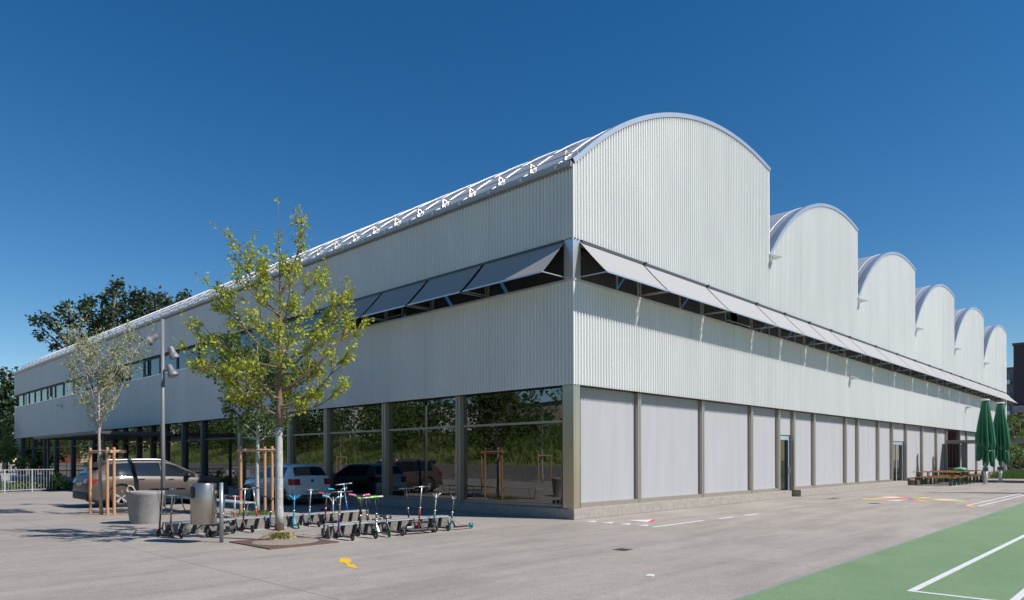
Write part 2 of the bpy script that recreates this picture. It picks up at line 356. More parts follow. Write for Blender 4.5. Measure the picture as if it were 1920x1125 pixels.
# corner posts
cp = MB(); cp.box(.02,.02,.28,.10,.40,Z1); cp.box(.10,.02,.28,.30,.10,Z1); cp.box(.11,.11,.28,.30,.38,Z1)
bevel(cp.build('corner_post', M['steel'], B), .008)
cj = MB(); cj.box(.03,.40,.29,.12,.43,Z1-.02); cj.box(.30,.03,.29,.33,.12,Z1-.02); cj.build('corner_joint', M['black'], B)
cq = MB(); cq.box(.02,.02,Z2+.06,.34,.34,Z3-.005); bevel(cq.build('upper_corner_post', M['alu'], B), .008)

# ground floor right side: blinds between steel posts
GX = [.36,3.38,7.22,10.96,13.42,14.93,17.16,21.15,22.9,26.14,28.6,31.3,34.8,38.3,41.0,44.9,47.2,50.7,54.2,57.8,61.6]
FY = .22
def bay_r(k):
    a, b = GX[k], GX[k+1]
    wn = MB(); wn.box(b-.085,FY-.03,.28,b-.01,FY+.12,Z1-.003); wn.box(b+.01,FY-.03,.28,b+.085,FY+.12,Z1-.003); wn.box(b-.01,FY+.0,.28,b+.01,FY+.1,Z1-.004)
    if k == 0: wn.box(a,FY-.04,.28,a+.05,FY+.10,Z1-.003)
    x0 = a+(.06 if k == 0 else .09); x1 = b-.09
    door = k in (4, 10); openb = k in (14,)
    if not door and not openb: wn.box(x0,FY-.02,.28,x1,FY+.10,.40)
    root = wn.build('window', M['mullion'], B)
    if door:
        bl = MB().box(x0,FY+.10,2.56,x1,FY+.13,Z1-.003); bl.build('blind', M['blind'], root)
        d = MB(); dx0, dx1 = (x0+.0, x1-.02); fy = FY+.14
        d.box(dx0,fy,2.36,dx1,fy+.08,2.54); d.box(dx0,fy,.03,dx0+.07,fy+.08,2.36); d.box(dx1-.13,fy,.03,dx1,fy+.08,2.36); d.box(dx0+.07,fy,.03,dx1-.13,fy+.08,.13)
        if k == 10: d.box((dx0+dx1)/2-.05,fy+.004,.13,(dx0+dx1)/2+.05,fy+.076,2.36)
        dr = d.build('door', mat('pale_blue_aluminium_door', (.42,.50,.58), .4, .4), B)
        MB().box(dx0+.07,fy+.03,.13,dx1-.13,fy+.05,2.36).build('pane', M['gdoor'] if k == 4 else M['glass'], dr)
        h = MB(); h.tube([(dx1-.09,fy-.06,.95),(dx1-.09,fy-.06,1.25)], .015); h.bar((dx1-.09,fy-.06,1.0),(dx1-.09,fy,1.0),.02); h.bar((dx1-.09,fy-.06,1.2),(dx1-.09,fy,1.2),.02)
        h.build('handle', M['steel'], dr)
    elif openb:
        MB().box(x0,FY+.10,.30,x1,FY+.12,Z1-.003).build('pane', M['glass'], root)
        f = MB()
        for xx in (x0, x0+.9, x0+1.85, x1-.06): f.box(xx,FY+.07,.30,xx+.06,FY+.095,2.6)
        f.box(x0,FY+.06,2.6,x1,FY+.098,2.68); f.build('door_frame', M['dark_frame'], root)
    else:
        bl = MB(); n = 14; rows = []
        for j, z in enumerate((.40, 1.2, 2.2, Z1-.003)): rows.append([(x0+(x1-x0)*q/n, FY+.10+.004*sin(q*1.7+k), z) for q in range(n+1)])
        bl.grid(rows); bl.box(x0,FY+.09,.402,x1,FY+.12,.44); bl.build('blind', M['blind'], root)
        MB().box(x0,FY+.125,.30,x1,FY+.14,Z1-.003).build('pane', M['glass'], root)
for k in range(len(GX)-1): bay_r(k)
# ground floor left side: glass in two heights
GY = [.44,4.68,8.55,12.36,15.2,19.75,23.9,26.35,28.87,30.9,33.2,35.6,37.6,41.8,46.8,51.3,54.6,58.2,62.2]
for k in range(len(GY)-1):
    a, b = GY[k], GY[k+1]; FX = .2
    wn = MB(); wn.box(FX-.10,b-.11,.28,FX+.12,b-.015,Z1-.003); wn.box(FX-.10,b+.015,.28,FX+.12,b+.11,Z1-.003); wn.box(FX-.04,b-.015,.28,FX+.1,b+.015,Z1-.004)
    y0 = a+(.0 if k == 0 else .112); y1 = b-.112
    if k == 0: wn.box(FX-.06,y0,.28,FX+.10,y0+.06,Z1-.003)
    wn.box(FX-.02,y0,.28,FX+.10,y1,.36); wn.box(FX-.005,y0,2.59,FX+.10,y1,2.65)
    if k in (1,2,4,6): wn.box(FX+.16,y0+.3,.28,FX+.2,y0+.42,Z1-.01)
    root = wn.build('window', M['mullion'] if k < 5 else M['dark_frame'], B)
    MB().box(FX+.05,y0,.36,FX+.07,y1,2.59).build('pane', M['glass'], root); MB().box(FX+.05,y0,2.65,FX+.07,y1,Z1-.003).build('pane', M['glass'], root)
MB().box(.1,62.31,.28,.35,YE-.05,Z1).build('end_post', M['dark_frame'], B)

# window band of the upper storey
RS = [.36,3.35,7.12,10.85,13.4,15.93,18.45,20.9,24.78,28.5,32.05,35.3,38.2,40.95,44.0,46.85,50.1,53.3,56.3,59.2,61.7]
LS = [.36,3.44,6.0,8.52,12.36,16.2,19.95,21.85,24.4,27.15,29.6,32.1,34.6,37.1,40.0,43.3,46.3,49.0,51.3,53.6,55.6,57.6,59.6,61.6,63.6]
sill = MB(); sill.box(-.05,-.05,Z2,XS[-1],.34,Z2+.055); sill.box(-.05,.34,Z2,.34,YE,Z2+.055)
sill.build('window_sill', M['alu'], B)
def band(seg, right, k):
    a, b = seg[k], seg[k+1]; d = .16
    def bx(m, u0, v0, z0, u1, v1, z1):
        if right: m.box(u0,v0,z0,u1,v1,z1)
        else: m.box(v0,u0,z0,v1,u1,z1)
    wn = MB(); za, zb = Z2+.055, Z3-.003
    bx(wn,b-.10,d,za,b-.03,d+.1,zb); bx(wn,b+.0,d-.02,za,b+.05,d+.1,zb); bx(wn,a+.06,d,zb-.09,b-.11,d+.08,zb)
    mid = a+(b-a)*(.62 if (k*7+int(right))%3 else .45); opens = (k % 4 == 2)
    if opens or right: bx(wn,mid-.03,d+.005,za,mid+.03,d+.08,zb-.09)
    if opens: bx(wn,mid+.04,d-.03,za+.14,b-.12,d+.0,za+.18)
    root = wn.build('window', M['alu'] if right else M['mullion'] if k < 4 else M['dark_frame'], B)
    p = MB(); p2 = MB()
    bx(p,a+.05,d+.04,za,mid-.032 if (opens or right) else b-.105,d+.055,zb-.09)
    if opens:
        bx(p2,mid+.04+(b-mid)*.45,d+.04,za,b-.105,d+.055,zb-.09)
    elif right: bx(p2,mid+.032,d+.04,za,b-.105,d+.055,zb-.09)
    p.build('pane', M['glass2'], root)
    if p2.v: p2.build('pane', M['glass2'], root)
for k in range(len(RS)-1): band(RS, True, k)
for k in range(len(LS)-1): band(LS, False, k)
# V braces inside
for k in range(16):
    for right in (True, False):
        a = 1.0+k*3.8; 
        for j, (u0, u1) in enumerate(((a, a+1.7),(a+3.4, a+1.7))):
            m = MB(); P = (lambda u, z: (u, .58, z)) if right else (lambda u, z: (.58, u, z))
            m.bar(P(u0, 8.9), P(u1, 5.6), .24, .24); m.build('brace', M['brace_reflection'] if (j+k) % 2 else M['brace_green'], B)
# awnings
AW = MB
def awning(a, b, right, drop=.95, out=.88, zt=Z3-.06):
    P = (lambda u, v, z: (u, -v, z)) if right else (lambda u, v, z: (-v, u, z))
    m = MB(); n = 10; rows = []
    for j in range(5):
        s = j/4; rows.append([P(a+(b-a)*i/n, .0+out*s, zt-drop*s-.018*sin(pi*s)*(1+.3*sin(i*1.3))) for i in range(n+1)])
    m.grid(rows); m2 = [[(p[0],p[1],p[2]-.006) for p in r] for r in rows]; m.grid(m2)
    f = m.build('awning', M['awning'], B, True)
    g = MB(); g.bar(P(a,out,zt-drop),P(b,out,zt-drop),.035,.035)
    g.build('front_rail', M['alu'], f)
    for u in (a+.02, b-.02):
        MB().bar(P(u,-.1,zt-drop+.02),P(u,out,zt-drop),.022,.022).build('arm', M['alu'], f)
for k in range(len(RS)-1): awning(RS[k]-.03 if k else .28, RS[k+1]-.12, True)
for k in (0,1,2): awning(LS[k]+.05 if k else .30, LS[k+1]-.1, False)
awning(8.55, 12.2, False); awning(37.2,39.9,False); awning(40.1,43.2,False)
hr = MB(); hr.box(.34,-.05,Z3-.09,XS[-1]-.05,.08,Z3-.012); hr.box(-.03,.34,Z3-.07,.08,13,Z3-.012)
for x in RS[1:-1]: hr.bar((x-.07,-.05,Z3-.05),(x-.07,-.14,Z3-.06),.05,.07)
hr.build('awning_head_rail', M['dark_frame'], B)
# roofs
for i in range(6):
    x0, x1 = XS[i], XS[i+1]; n = 40; m = MB(); pts = [(x0-.04+(x1-x0+.1)*k/n) for k in range(n+1)]
    def A(x): return arch(i, min(max(x, x0), x1))
    prof = [(x, A(x)+.10) for x in pts]
    m.grid([[(x,-.05,z) for x,z in prof],[(x,YE+.05,z) for x,z in prof]])
    m.grid([[(x,YE+.05,z-.07) for x,z in prof],[(x,-.05,z-.07) for x,z in prof]])
    y = .55
    while y < YE:
        for k in range(n):
            (xa,za),(xb,zb) = prof[k], prof[k+1]
            m.add([(xa,y,za),(xb,y,zb),(xb,y,zb+.026),(xa,y,za+.026),(xa,y+.02,za),(xb,y+.02,zb),(xb,y+.02,zb+.026),(xa,y+.02,za+.026)], [(0,1,2,3),(7,6,5,4),(3,2,6,7)])
        y += 1.27 if i == 0 else 1.9
    m.build('barrel_roof', M['roof'], B)
    v = MB(); rows = [[],[],[],[]]
    for k in range(n+1):
        x, z = prof[k]; xa, za = prof[max(0,k-1)]; xb, zb = prof[min(n,k+1)]; t = Vector((xb-xa,0,zb-za)).normalized(); nn = Vector((-t.z,0,t.x))
        lo = Vector((x,0,z))-nn*.10; hi = Vector((x,0,z))+nn*.035
        rows[0].append((lo.x,-.055,lo.z)); rows[1].append((hi.x,-.055,hi.z)); rows[2].append((hi.x,.2,hi.z)); rows[3].append((lo.x,.2,lo.z))
    v.grid(rows); v.build('verge_trim', M['alu'], B, False)
gu = MB(); gp = [(0,.0),(-.13,.0),(-.17,.05),(-.17,.12),(-.20,.125),(-.20,.10),(-.15,-.0),(-.10,-.05),(0,-.06)]
rows = [[(x,y,ZE+.0+z) for x,z in ((.0,-.10),(-.08,-.10),(-.13,-.06),(-.16,0),(-.17,.07),(-.14,.07),(-.12,.0),(.0,.0))] for y in (-.0,YE)]
gu.grid(rows); gu.box(-.14,-.012,ZE-.09,0,.0,ZE+.06); gutter = gu.build('gutter', mat('blue_grey_gutter', (.30,.33,.38), .35, .8), B)
y = .4
while y < YE: MB().box(-.185,y,ZE-.03,-.16,y+.10,ZE+.045).build('bracket', M['white'], gutter); y += 1.27
# snow guard on the left eave
sg = MB()
def roofp(x): return arch(0, x)+.10
for xx, hh in ((.30,.10),(.30,.25)):
    sg.tube([(xx,.1,roofp(xx)+hh),(xx,YE-.5,roofp(xx)+hh)], .013, 5)
y = .5
while y < YE-.5:
    z = roofp(.3); sg.bar((.3,y,z),(.3,y,z+.28),.02,.035); sg.bar((.3,y,z+.24),(.52,y,roofp(.52)),.016,.02); sg.box(.26,y-.02,roofp(.26)-.02,.34,y+.02,roofp(.3)+.03)
    y += 1.27
sg.build('snow_guard', M['steel'], B)
an = MB(); za = arch(0,7.9); an.tube([(7.9,8.48,za),(7.9,8.48,za+1.6)], .02, 6); an.bar((7.7,8.4,za+1.35),(8.1,8.5,za+1.5),.04); an.bar((7.9,8.2,za+1.55),(7.9,8.75,za+1.55),.03)
an.build('antenna', M['steel'], B)
# small white wall lamps under the valleys
def wall_lamp(x, z, left=None):
    m = MB()
    if left is None:
        m.box(x-.02,-.12,z-.05,x+.04,-.02,z+.22); m.add([(x+.02,-.10,z+.24),(x+.02,-.42,z+.10),(x+.02,-.10,z+.06),(x+.26,-.10,z+.24),(x+.26,-.42,z+.10),(x+.26,-.10,z+.06)], [(0,1,2),(5,4,3),(0,3,4,1),(1,4,5,2),(2,5,3,0)])
    else:
        m.box(-.16,left,z-.05,-.02,left+.08,z+.25); m.box(-.5,left-.1,z+.1,-.1,left+.2,z+.2)
    m.build('wall_lamp', mat('white_lamp_metal', (.68,.68,.68), .5), B)
for x, z in ((12.05,9.25),(22.2,9.2),(32.4,9.15),(42.2,9.05),(52.1,9.0),(20.9,5.3),(45.5,5.15)): wall_lamp(x, z)
wall_lamp(0, 5.5, 48.4)
# canopies (parts of the hall)
cl = MB(); cl.box(-3.6,27.5,2.9,.15,39.8,3.0); cl.box(-3.64,27.46,2.94,-3.6,39.84,3.08); cl.box(-3.6,27.46,2.94,.1,27.5,3.08)
for y in (28.2, 39): cl.box(-3.1,y,0,-2.98,y+.12,2.9)
cl.build('canopy', M['dark_frame'], B, label='dark flat canopy over the left side entrance')
cr = MB(); cr.box(40.3,-9.5,2.62,46.2,.1,2.78); cr.box(41.2,-.9,0,41.5,-.6,2.62); cr.box(41.2,-8.6,0,41.5,-8.3,2.62); cr.box(45.2,-8.6,0,45.5,-8.3,2.62)
cr.build('canopy', mat('grey_canopy_metal', (.22,.22,.235), .5, .2), B, label='grey canopy beside the folded parasols')

# ---------------- vegetation helpers ----------------
def leafmat(name, c1, c2, tr=.35):
    m = mat(name, c1, .55, var2=c2, scale=2.2, trans=tr, spec=.3)
    t = m.node_tree; n = [x for x in t.nodes if x.type == 'TEX_NOISE'][0]; n.inputs['Scale'].default_value = 5
    return m
def leaves(m, p, size, rnd, n=1, spread=.05, droop=.3):
    for _ in range(n):
        q = Vector(p)+Vector((rnd.gauss(0,spread), rnd.gauss(0,spread), rnd.gauss(0,spread)))
        d = Vector((rnd.uniform(-1,1), rnd.uniform(-1,1), rnd.uniform(-1,.6)-droop)).normalized()
        s = d.cross(Vector((rnd.uniform(-1,1), rnd.uniform(-1,1), rnd.uniform(-1,1)))).normalized()
        l = size*rnd.uniform(.6,1.25); wd = l*.32; nn = d.cross(s)*l*.10
        m.add([q, q+d*l*.45+s*wd+nn, q+d*l, q+d*l*.45-s*wd+nn, q+d*l*.45], [(0,4,1),(1,4,2),(0,3,4),(3,2,4)])
def tree(name, label, base, h, trunk_r, clear, env, nb, leafm, lsize, nleaf, spread, barkm, seed, group=None, up=.7, white=None, lean=(0,0), custom=(), twigs=5, cat='tree'):
    """env(f)->radius at height fraction f of the crown"""
    rnd = random.Random(seed); t = thing(name, label, cat, base, 0, group)
    def tp(z): f = z/h; return Vector((lean[0]*f+.06*sin(f*5+seed)*f*trunk_r*8, lean[1]*f+.05*cos(f*6+seed)*f*trunk_r*8, z))
    zs = [h*i/14 for i in range(15)]
    wood = MB(); lv = MB()
    if white:
        a = MB(); zz = [.0,.02,white[0]]; a.tube([tp(0),tp(white[0])], [trunk_r*1.25,trunk_r*1.15], 14); a.build('trunk_wrap', M['wrap'], t, True)
        a = MB(); k = 9; pts = [tp(white[0]+(white[1]-white[0])*i/k) for i in range(k+1)]; a.tube(pts, [trunk_r*(1.03-.16*i/k)*(1+.05*sin(i*2.3)) for i in range(k+1)], 14); a.build('trunk', M['whitebark'], t, True)
        zs = [white[1]+(h-white[1])*i/12 for i in range(13)]
    r0 = trunk_r*(.86 if white else 1)
    wood.tube([tp(z) for z in zs], [max(.006, r0*(1-(z-zs[0])/(h-zs[0]))**(1.25 if white else .8)) for z in zs], 9)
    def branch(p, tip, r, lvl):
        d = tip-p; L = d.length; n = max(3, int(L/.25)); pts = []
        off = Vector((rnd.uniform(-1,1), rnd.uniform(-1,1), rnd.uniform(-.4,.4)))*L*.07
        for i in range(n+1):
            f = i/n; q = p+d*f+off*sin(pi*f)+Vector((0,0,-L*.10*sin(pi*f)*(1 if lvl == 0 else .4)))
            q += Vector((rnd.uniform(-1,1), rnd.uniform(-1,1), rnd.uniform(-1,1)))*.02*min(1,L); pts.append(q)
        wood.tube(pts, [max(.004, r*(1-.85*i/n)) for i in range(n+1)], 6 if lvl == 0 else 4, False)
        if lvl < 2 and L > .25:
            ns = max(2, int(L*twigs/(1+lvl*.3)))
            for j in range(ns):
                f = rnd.uniform(.25,.98); i = min(n-1, int(f*n)); q = pts[i].lerp(pts[i+1], f*n-i)
                a = rnd.uniform(0, 2*pi); dd = (d.normalized()+Vector((cos(a), sin(a), rnd.uniform(-.1,.9)))*rnd.uniform(.5,1)).normalized()
                branch(q, q+dd*L*rnd.uniform(.18,.38), r*.45, lvl+1)
        k0 = 1 if lvl else int(n*.35)
        for q in pts[k0:]:
            if rnd.random() < (.95 if lvl else .6): leaves(lv, q, lsize, rnd, nleaf, spread)
    ch = h-clear
    for i in range(nb):
        f = (i+.5)/nb; f = f**1.1; z0 = clear+ch*f*.86; a = i*2.4+rnd.uniform(-.5,.5); R = env(f)*rnd.uniform(.62,1.08)
        p = tp(z0); tip = p+Vector((cos(a)*R, sin(a)*R, R*up*rnd.uniform(.6,1.4)))
        if tip.z > h: tip.z = h-rnd.uniform(0,.2)
        branch(p, tip, max(.008, trunk_r*.34*(1-f*.6)), 0)
    for z0, tip in custom: branch(tp(z0), Vector(tip), trunk_r*.36, 0)
    leaves(lv, tp(h), lsize, rnd, 6, .05)
    wood.build('branches' if white else 'trunk', barkm, t, True)
    lv.build('crown', leafm, t)
    return t
yl = leafmat('yellow_green_leaves', (.52,.52,.06), (.28,.35,.045)); mg = leafmat('mid_green_leaves', (.13,.20,.05), (.07,.12,.03))
pale = leafmat('pale_sparse_leaves', (.42,.42,.24), (.15,.22,.07), .2); dkg = leafmat('dark_poplar_leaves', (.055,.085,.03), (.025,.045,.018), .2)
grn = leafmat('bush_leaves', (.16,.25,.05), (.07,.12,.03), .3)
# main tree, right of its picture centre in the square pit
def r2c(px, py, d):   # image point at view depth d -> world (only used to aim single branches of the first tree)
    pass
BT = Vector((-7.56, 1.42, .05)); rv = Vector((.6928,-.7211,0)); vv = Vector((.7211,.6928,0))
def bt(r, v, z): return rv*r+vv*v+Vector((0,0,z))
tree('young_street_tree', 'taller young tree with whitewashed trunk standing in the square soil pit', BT, 6.75, .078, 2.3,
     lambda f: .95+.75*sin(pi*min(1,f*1.15+.08))-.95*f*f, 30, yl, .078, 5, .042, M['bark'], 5, 'young trees on the forecourt', .62, (.27,2.2),
     custom=((2.5, bt(-1.2,.3,3.1)), (2.8, bt(-1.65,-.2,3.7)), (2.9, bt(1.45,.2,4.25)), (2.6, bt(1.3,-.3,3.5)), (2.45, bt(1.2,.1,2.95)), (3.3, bt(1.45,0,4.8)), (4.4, bt(-.9,.2,6.0)), (4.8, bt(.6,.1,6.5)), (3.6,bt(-1.15,.4,5.0)), (3.0,bt(-1.5,-.5,3.4))), twigs=4.2)
tree('young_street_tree', 'greener staked tree directly behind the whitewashed trunk', (-4.75, 8.05, 0), 5.1, .075, 2.1,
     lambda f: .85+.5*sin(pi*min(1,f*1.1)), 34, mg, .11, 4, .08, M['whitebark'], 11, 'young trees on the forecourt', .8, twigs=5)
tree('young_street_tree', 'sparse pale leaved sapling leaning between wooden stakes beside the brown car', (-7.95, 11.3, 0), 5.3, .055, 2.3,
     lambda f: .75+.45*sin(pi*f)-.35*f, 26, pale, .085, 2, .05, mat('grey_sapling_bark', (.36,.31,.25), .9, var=.3, scale=12), 23, 'young trees on the forecourt', 1.9, lean=(-.10,.05), twigs=4.2)
# tree pit
tp_ = thing('tree_pit', 'square rusty steel tree pit filled with gravel around the whitewashed trunk', 'tree pit', (-7.66, 0.98, 0), 0)
rust = mat('rusty_steel_plate', (.13,.075,.055), .8, var=.3, scale=12, bump=.2)
fr = MB(); rnd = random.Random(3)
for x0,y0,x1,y1 in ((-.75,-.82,.68,-.5),(-.75,.5,.68,.82),(-.75,-.5,-.45,.5),(.38,-.5,.68,.5)): fr.box(x0,y0,.001,x1,y1,.02)
fr.build('frame', rust, tp_)
MB().lathe([(.62,.0205),(.45,.034),(.2,.045),(.01,.05)], (0,0,0), 28, caps=False).build('gravel', mat('tree_pit_gravel', (.30,.25,.20), .95, var=.35, scale=40, bump=.8, bscale=80), tp_)
md = thing('soil_mound', 'heaped sandy soil with grass tufts around the foot of the whitewashed trunk', 'soil mound', (-7.56,1.42,0))
rows = []
for i in range(8):
    r = .02+.34*i/7
    rows.append([(r*cos(a)*(1+.12*sin(3*a)), r*sin(a)*(1+.1*cos(2*a)), .045+.15*(1-(i/7)**1.3)*(1+.25*rnd.random())) for a in [2*pi*k/20 for k in range(21)]])
MB().grid(rows).build('soil', mat('sandy_soil', (.38,.25,.14), .95, var=.3, scale=18, bump=.8, bscale=50), md, True)
gt = MB()
for k in range(160):
    a = rnd.gauss(-1.9,.45); r = rnd.uniform(.15,.36); x, y = r*cos(a), r*sin(a)
    gt.bar((x,y,.04),(x+rnd.uniform(-.05,.05),y+rnd.uniform(-.05,.05),.10+rnd.uniform(.04,.09)),.008,.003)
gt.build('grass_tuft', grn, md)
# stakes
def post(m, x, y, h, r=.042): m.tube([(x,y,0),(x,y,h-.03),(x,y,h)], [r,r,r*.8], 10)
def stakes(label, c, posts, rails, h):
    t = thing('tree_stakes', label, 'tree support', (c[0],c[1],0), 0, 'wooden stake frames around the young trees')
    for x, y in posts:
        m = MB(); post(m, x-c[0], y-c[1], h); m.build('stake', M['wood'], t)
    for (xa,ya),(xb,yb) in rails:
        m = MB(); m.tube([(xa-c[0],ya-c[1],h-.12),(xb-c[0],yb-c[1],h-.12)], .045, 8); m.build('rail', M['wood_rail'], t)
    m = MB(); m.tube([(cos(a)*.09,sin(a)*.09,h-.13) for a in [2*pi*k/10 for k in range(11)]], .012, 5); m.build('tie', M['black'], t)
stakes('wooden stake frame holding the sparse sapling by the brown car', (-7.95,11.3), [(-7.95,12.35),(-7.86,11.05),(-7.72,10.92)], [((-7.95,12.45),(-7.8,10.85)),((-7.86,11.05),(-7.4,10.9))], 1.98)
stakes('wooden stake frame behind the whitewashed trunk with scooters in front', (-4.75,8.0), [(-5.12,8.35),(-4.52,7.62),(-4.35,8.4)], [((-5.18,8.42),(-4.45,7.53)),((-4.52,7.62),(-4.35,8.45))], 2.0)
gt = MB()
for k in range(260):
    x, y = rnd.gauss(-4.9,.35), rnd.gauss(7.8,.3); gt.bar((x,y,0),(x+rnd.uniform(-.06,.06),y+rnd.uniform(-.06,.06),rnd.uniform(.05,.16)),.01,.004)
tag(gt.build('grass', grn), 'tufts of grass growing at the foot of the staked tree behind the rack', 'grass', kind='stuff')
tag(MB().lathe([(.7,.002),(.6,.008),(.2,.012),(.01,.013)], (-7.95,11.4,0), 20, caps=False).build('soil_patch', mat('soil_patch_sand', (.34,.24,.17), .95, var=.2, scale=8)), 'sandy soil patch at the foot of the sparse sapling', 'soil')

# background trees: clumps of leaf cards
def far_tree(name, label, base, clumps, leafm, size, seed, trunk=None, group=None, n=260):
    rnd = random.Random(seed); t = thing(name, label, 'tree', base, 0, group); lv = MB(); wd = MB()
    for (cx, cy, cz, r) in clumps:
        for _ in range(int(n*r*r/7)+18):
            while True:
                d = Vector((rnd.uniform(-1,1), rnd.uniform(-1,1), rnd.uniform(-1,1)))
                if d.length < 1: break
            if rnd.random() < .6: d = d.normalized()*rnd.uniform(.7,1)
            leaves(lv, (cx+d.x*r, cy+d.y*r, cz+d.z*r), size, rnd, 2, size*.5, 0)
        if trunk: wd.tube([(0,0,trunk[1]),(cx*.5,cy*.5,(trunk[1]+cz)*.5-.3),(cx,cy,cz)], [trunk[0]*.45,trunk[0]*.3,.05], 6)
    if trunk: wd.tube([(0,0,0),(0,0,trunk[1]),(.2,0,max(c[2] for c in clumps))], [trunk[0],trunk[0]*.7,.05], 8); wd.build('trunk', M['bark'], t, True)
    lv.build('crown', leafm, t); return t
RV = Vector((.6928,-.7211,0)); VV = Vector((.7211,.6928,0)); CP = Vector((-14.4096,-11.5873,0))
def at(px, d, py=None):
    p = CP+VV*d+RV*((px-960)/1313.5*d)
    return (p.x, p.y, 0 if py is None else 1.6+(861+(960-px)*.003-py)/1313.5*d)
def clus(bpx, d, pts):
    b = Vector(at(bpx, d)); out = []
    for px, py, r in pts:
        q = Vector(at(px, d+random.uniform(-2,2), py)); out.append((q.x-b.x, q.y-b.y, q.z, r*d/1313.5))
    return b, out
b, c = clus(190, 92, [(65,600,9),(85,598,14),(75,628,10),(105,612,13),(115,585,12),(140,602,20),(125,635,13),(150,640,20),(160,575,18),(175,600,22),(185,640,25),(205,590,20),(200,560,16),(215,545,18),(222,532,10),(190,620,28),(225,575,20),(105,650,9),(170,565,12),(230,610,18),(160,660,30),(200,650,30),(128,570,8)])
c = [(x_,y_,z_,r_*.72) for x_,y_,z_,r_ in c]
far_tree('poplar_tree', 'tall dark poplar with open spreading crown rising behind the roof', b, c, dkg, .5, 31, (.6, 12), 'dark trees behind the hall', 620)
b, c = clus(290, 86, [(245,560,13),(262,555,14),(255,575,16),(280,562,16),(300,558,14),(275,585,20),(305,575,18),(240,600,20),(320,568,10),(350,555,8),(342,560,7),(265,600,20),(300,590,20)])
c = [(x_,y_,z_,r_*.76) for x_,y_,z_,r_ in c]
far_tree('poplar_tree', 'second dark poplar, lower, just right of the tall one behind the roof', b, c, dkg, .5, 37, (.5, 12), 'dark trees behind the hall', 620)
b, c = clus(10, 84, [(10,700,9),(14,722,12),(6,745,20),(18,760,20),(2,775,24),(22,790,18),(10,810,26),(-8,800,24),(24,830,16),(4,840,24),(-10,850,20),(18,735,11),(36,845,14)])
far_tree('spruce_tree', 'dark dense conifer beyond the far left end of the hall', b, c, leafmat('dark_conifer_needles', (.05,.085,.035), (.02,.04,.018), .2), .55, 41, (.35, 3), None, 520)
b, c = clus(14, 62, [(5,812,14),(20,825,12),(10,840,14),(28,845,9),(0,850,15),(15,860,12)])
far_tree('small_garden_tree', 'small light green tree in front of the dark conifer', b, c, grn, .32, 43, (.1, 2), None, 420)
b, c = clus(54, 58, [(40,868,11),(55,862,10),(68,866,9),(32,876,9),(60,876,9)])
far_tree('garden_shrub', 'green shrub behind the white railing', b, c, grn, .26, 47, None, None, 520)['category'] = 'shrub'
b, c = clus(106, 37, [(100,900,8),(112,902,9),(106,892,7),(118,908,7),(96,908,6)])
far_tree('leafy_shrub', 'bright green bushy shrub beside the rear of the brown car', b, c, leafmat('bright_shrub_leaves', (.22,.36,.05), (.10,.19,.03)), .17, 53, None, None, 900)['category'] = 'shrub'

# flower bed and lawn at left
bed = MB(); bx = [(-9.5,31.4),(-3.4,32.6),(-2.2,40),(-9.5,40)]
struct(bed.prism(bx, .001, .06).build('planting_bed', mat('bed_soil', (.045,.035,.025), .95, var=.3, scale=5)))
fl_ = MB(); fcols = [leafmat('bed_leaves', (.14,.22,.05), (.06,.11,.03)), mat('bed_white_flowers', (.62,.52,.40), .7), mat('bed_orange_flowers', (.45,.20,.10), .7)]
rnd = random.Random(9)
for k in range(900):
    x, y = rnd.uniform(-9,-2.8), rnd.uniform(31.8,38); fl_.mi = 0 if rnd.random() < .93 else rnd.choice((1,2)); h = rnd.uniform(.05,.38)
    leaves(fl_, (x,y,h), .16 if fl_.mi == 0 else .07, rnd, 3, .09, 0)
tag(fl_.build('flower_bed_plants', fcols), 'low leafy plants with pale and orange flowers behind the railing', 'plants', kind='stuff')

# white railing
rt = thing('railing', 'light grey steel bar railing at the far left', 'fence', (-6.9, 30.4, 0))
galv = mat('galvanised_steel', (.46,.48,.50), .45, .5, var=.08, scale=5)
ra, rb = Vector((-8.2,30.0,0)), Vector((-4.55,31.3,0)); 
O = Vector((-6.9,30.4,0)); dv = (rb-ra)
for f in (0,.38,.72): 
    p = ra+dv*f-O; MB().box(p.x-.03,p.y-.03,0,p.x+.03,p.y+.03,1.17).build('post', galv, rt)
for z in (.12,1.14): MB().bar(ra-O+Vector((0,0,z)), rb-O+Vector((0,0,z)), .045,.045).build('rail', galv, rt)
for k in range(27):
    p = ra+dv*(k+.5)/27-O; MB().tube([(p.x,p.y,.14),(p.x,p.y,1.12)], .012, 6).build('bar', galv, rt)
rt2 = thing('dark_railing', 'thin dark grey railing continuing towards the brown car', 'fence', (-4.0,32,0))
for k in range(14):
    MB().tube([(-.4+k*.17,.4+k*.10,0),(-.4+k*.17,.4+k*.10,1.05)], .012, 5).build('bar', M['dark_frame'], rt2)
MB().bar((-.5,.35,1.05),(2.0,1.75,1.05),.04).build('rail', M['dark_frame'], rt2)
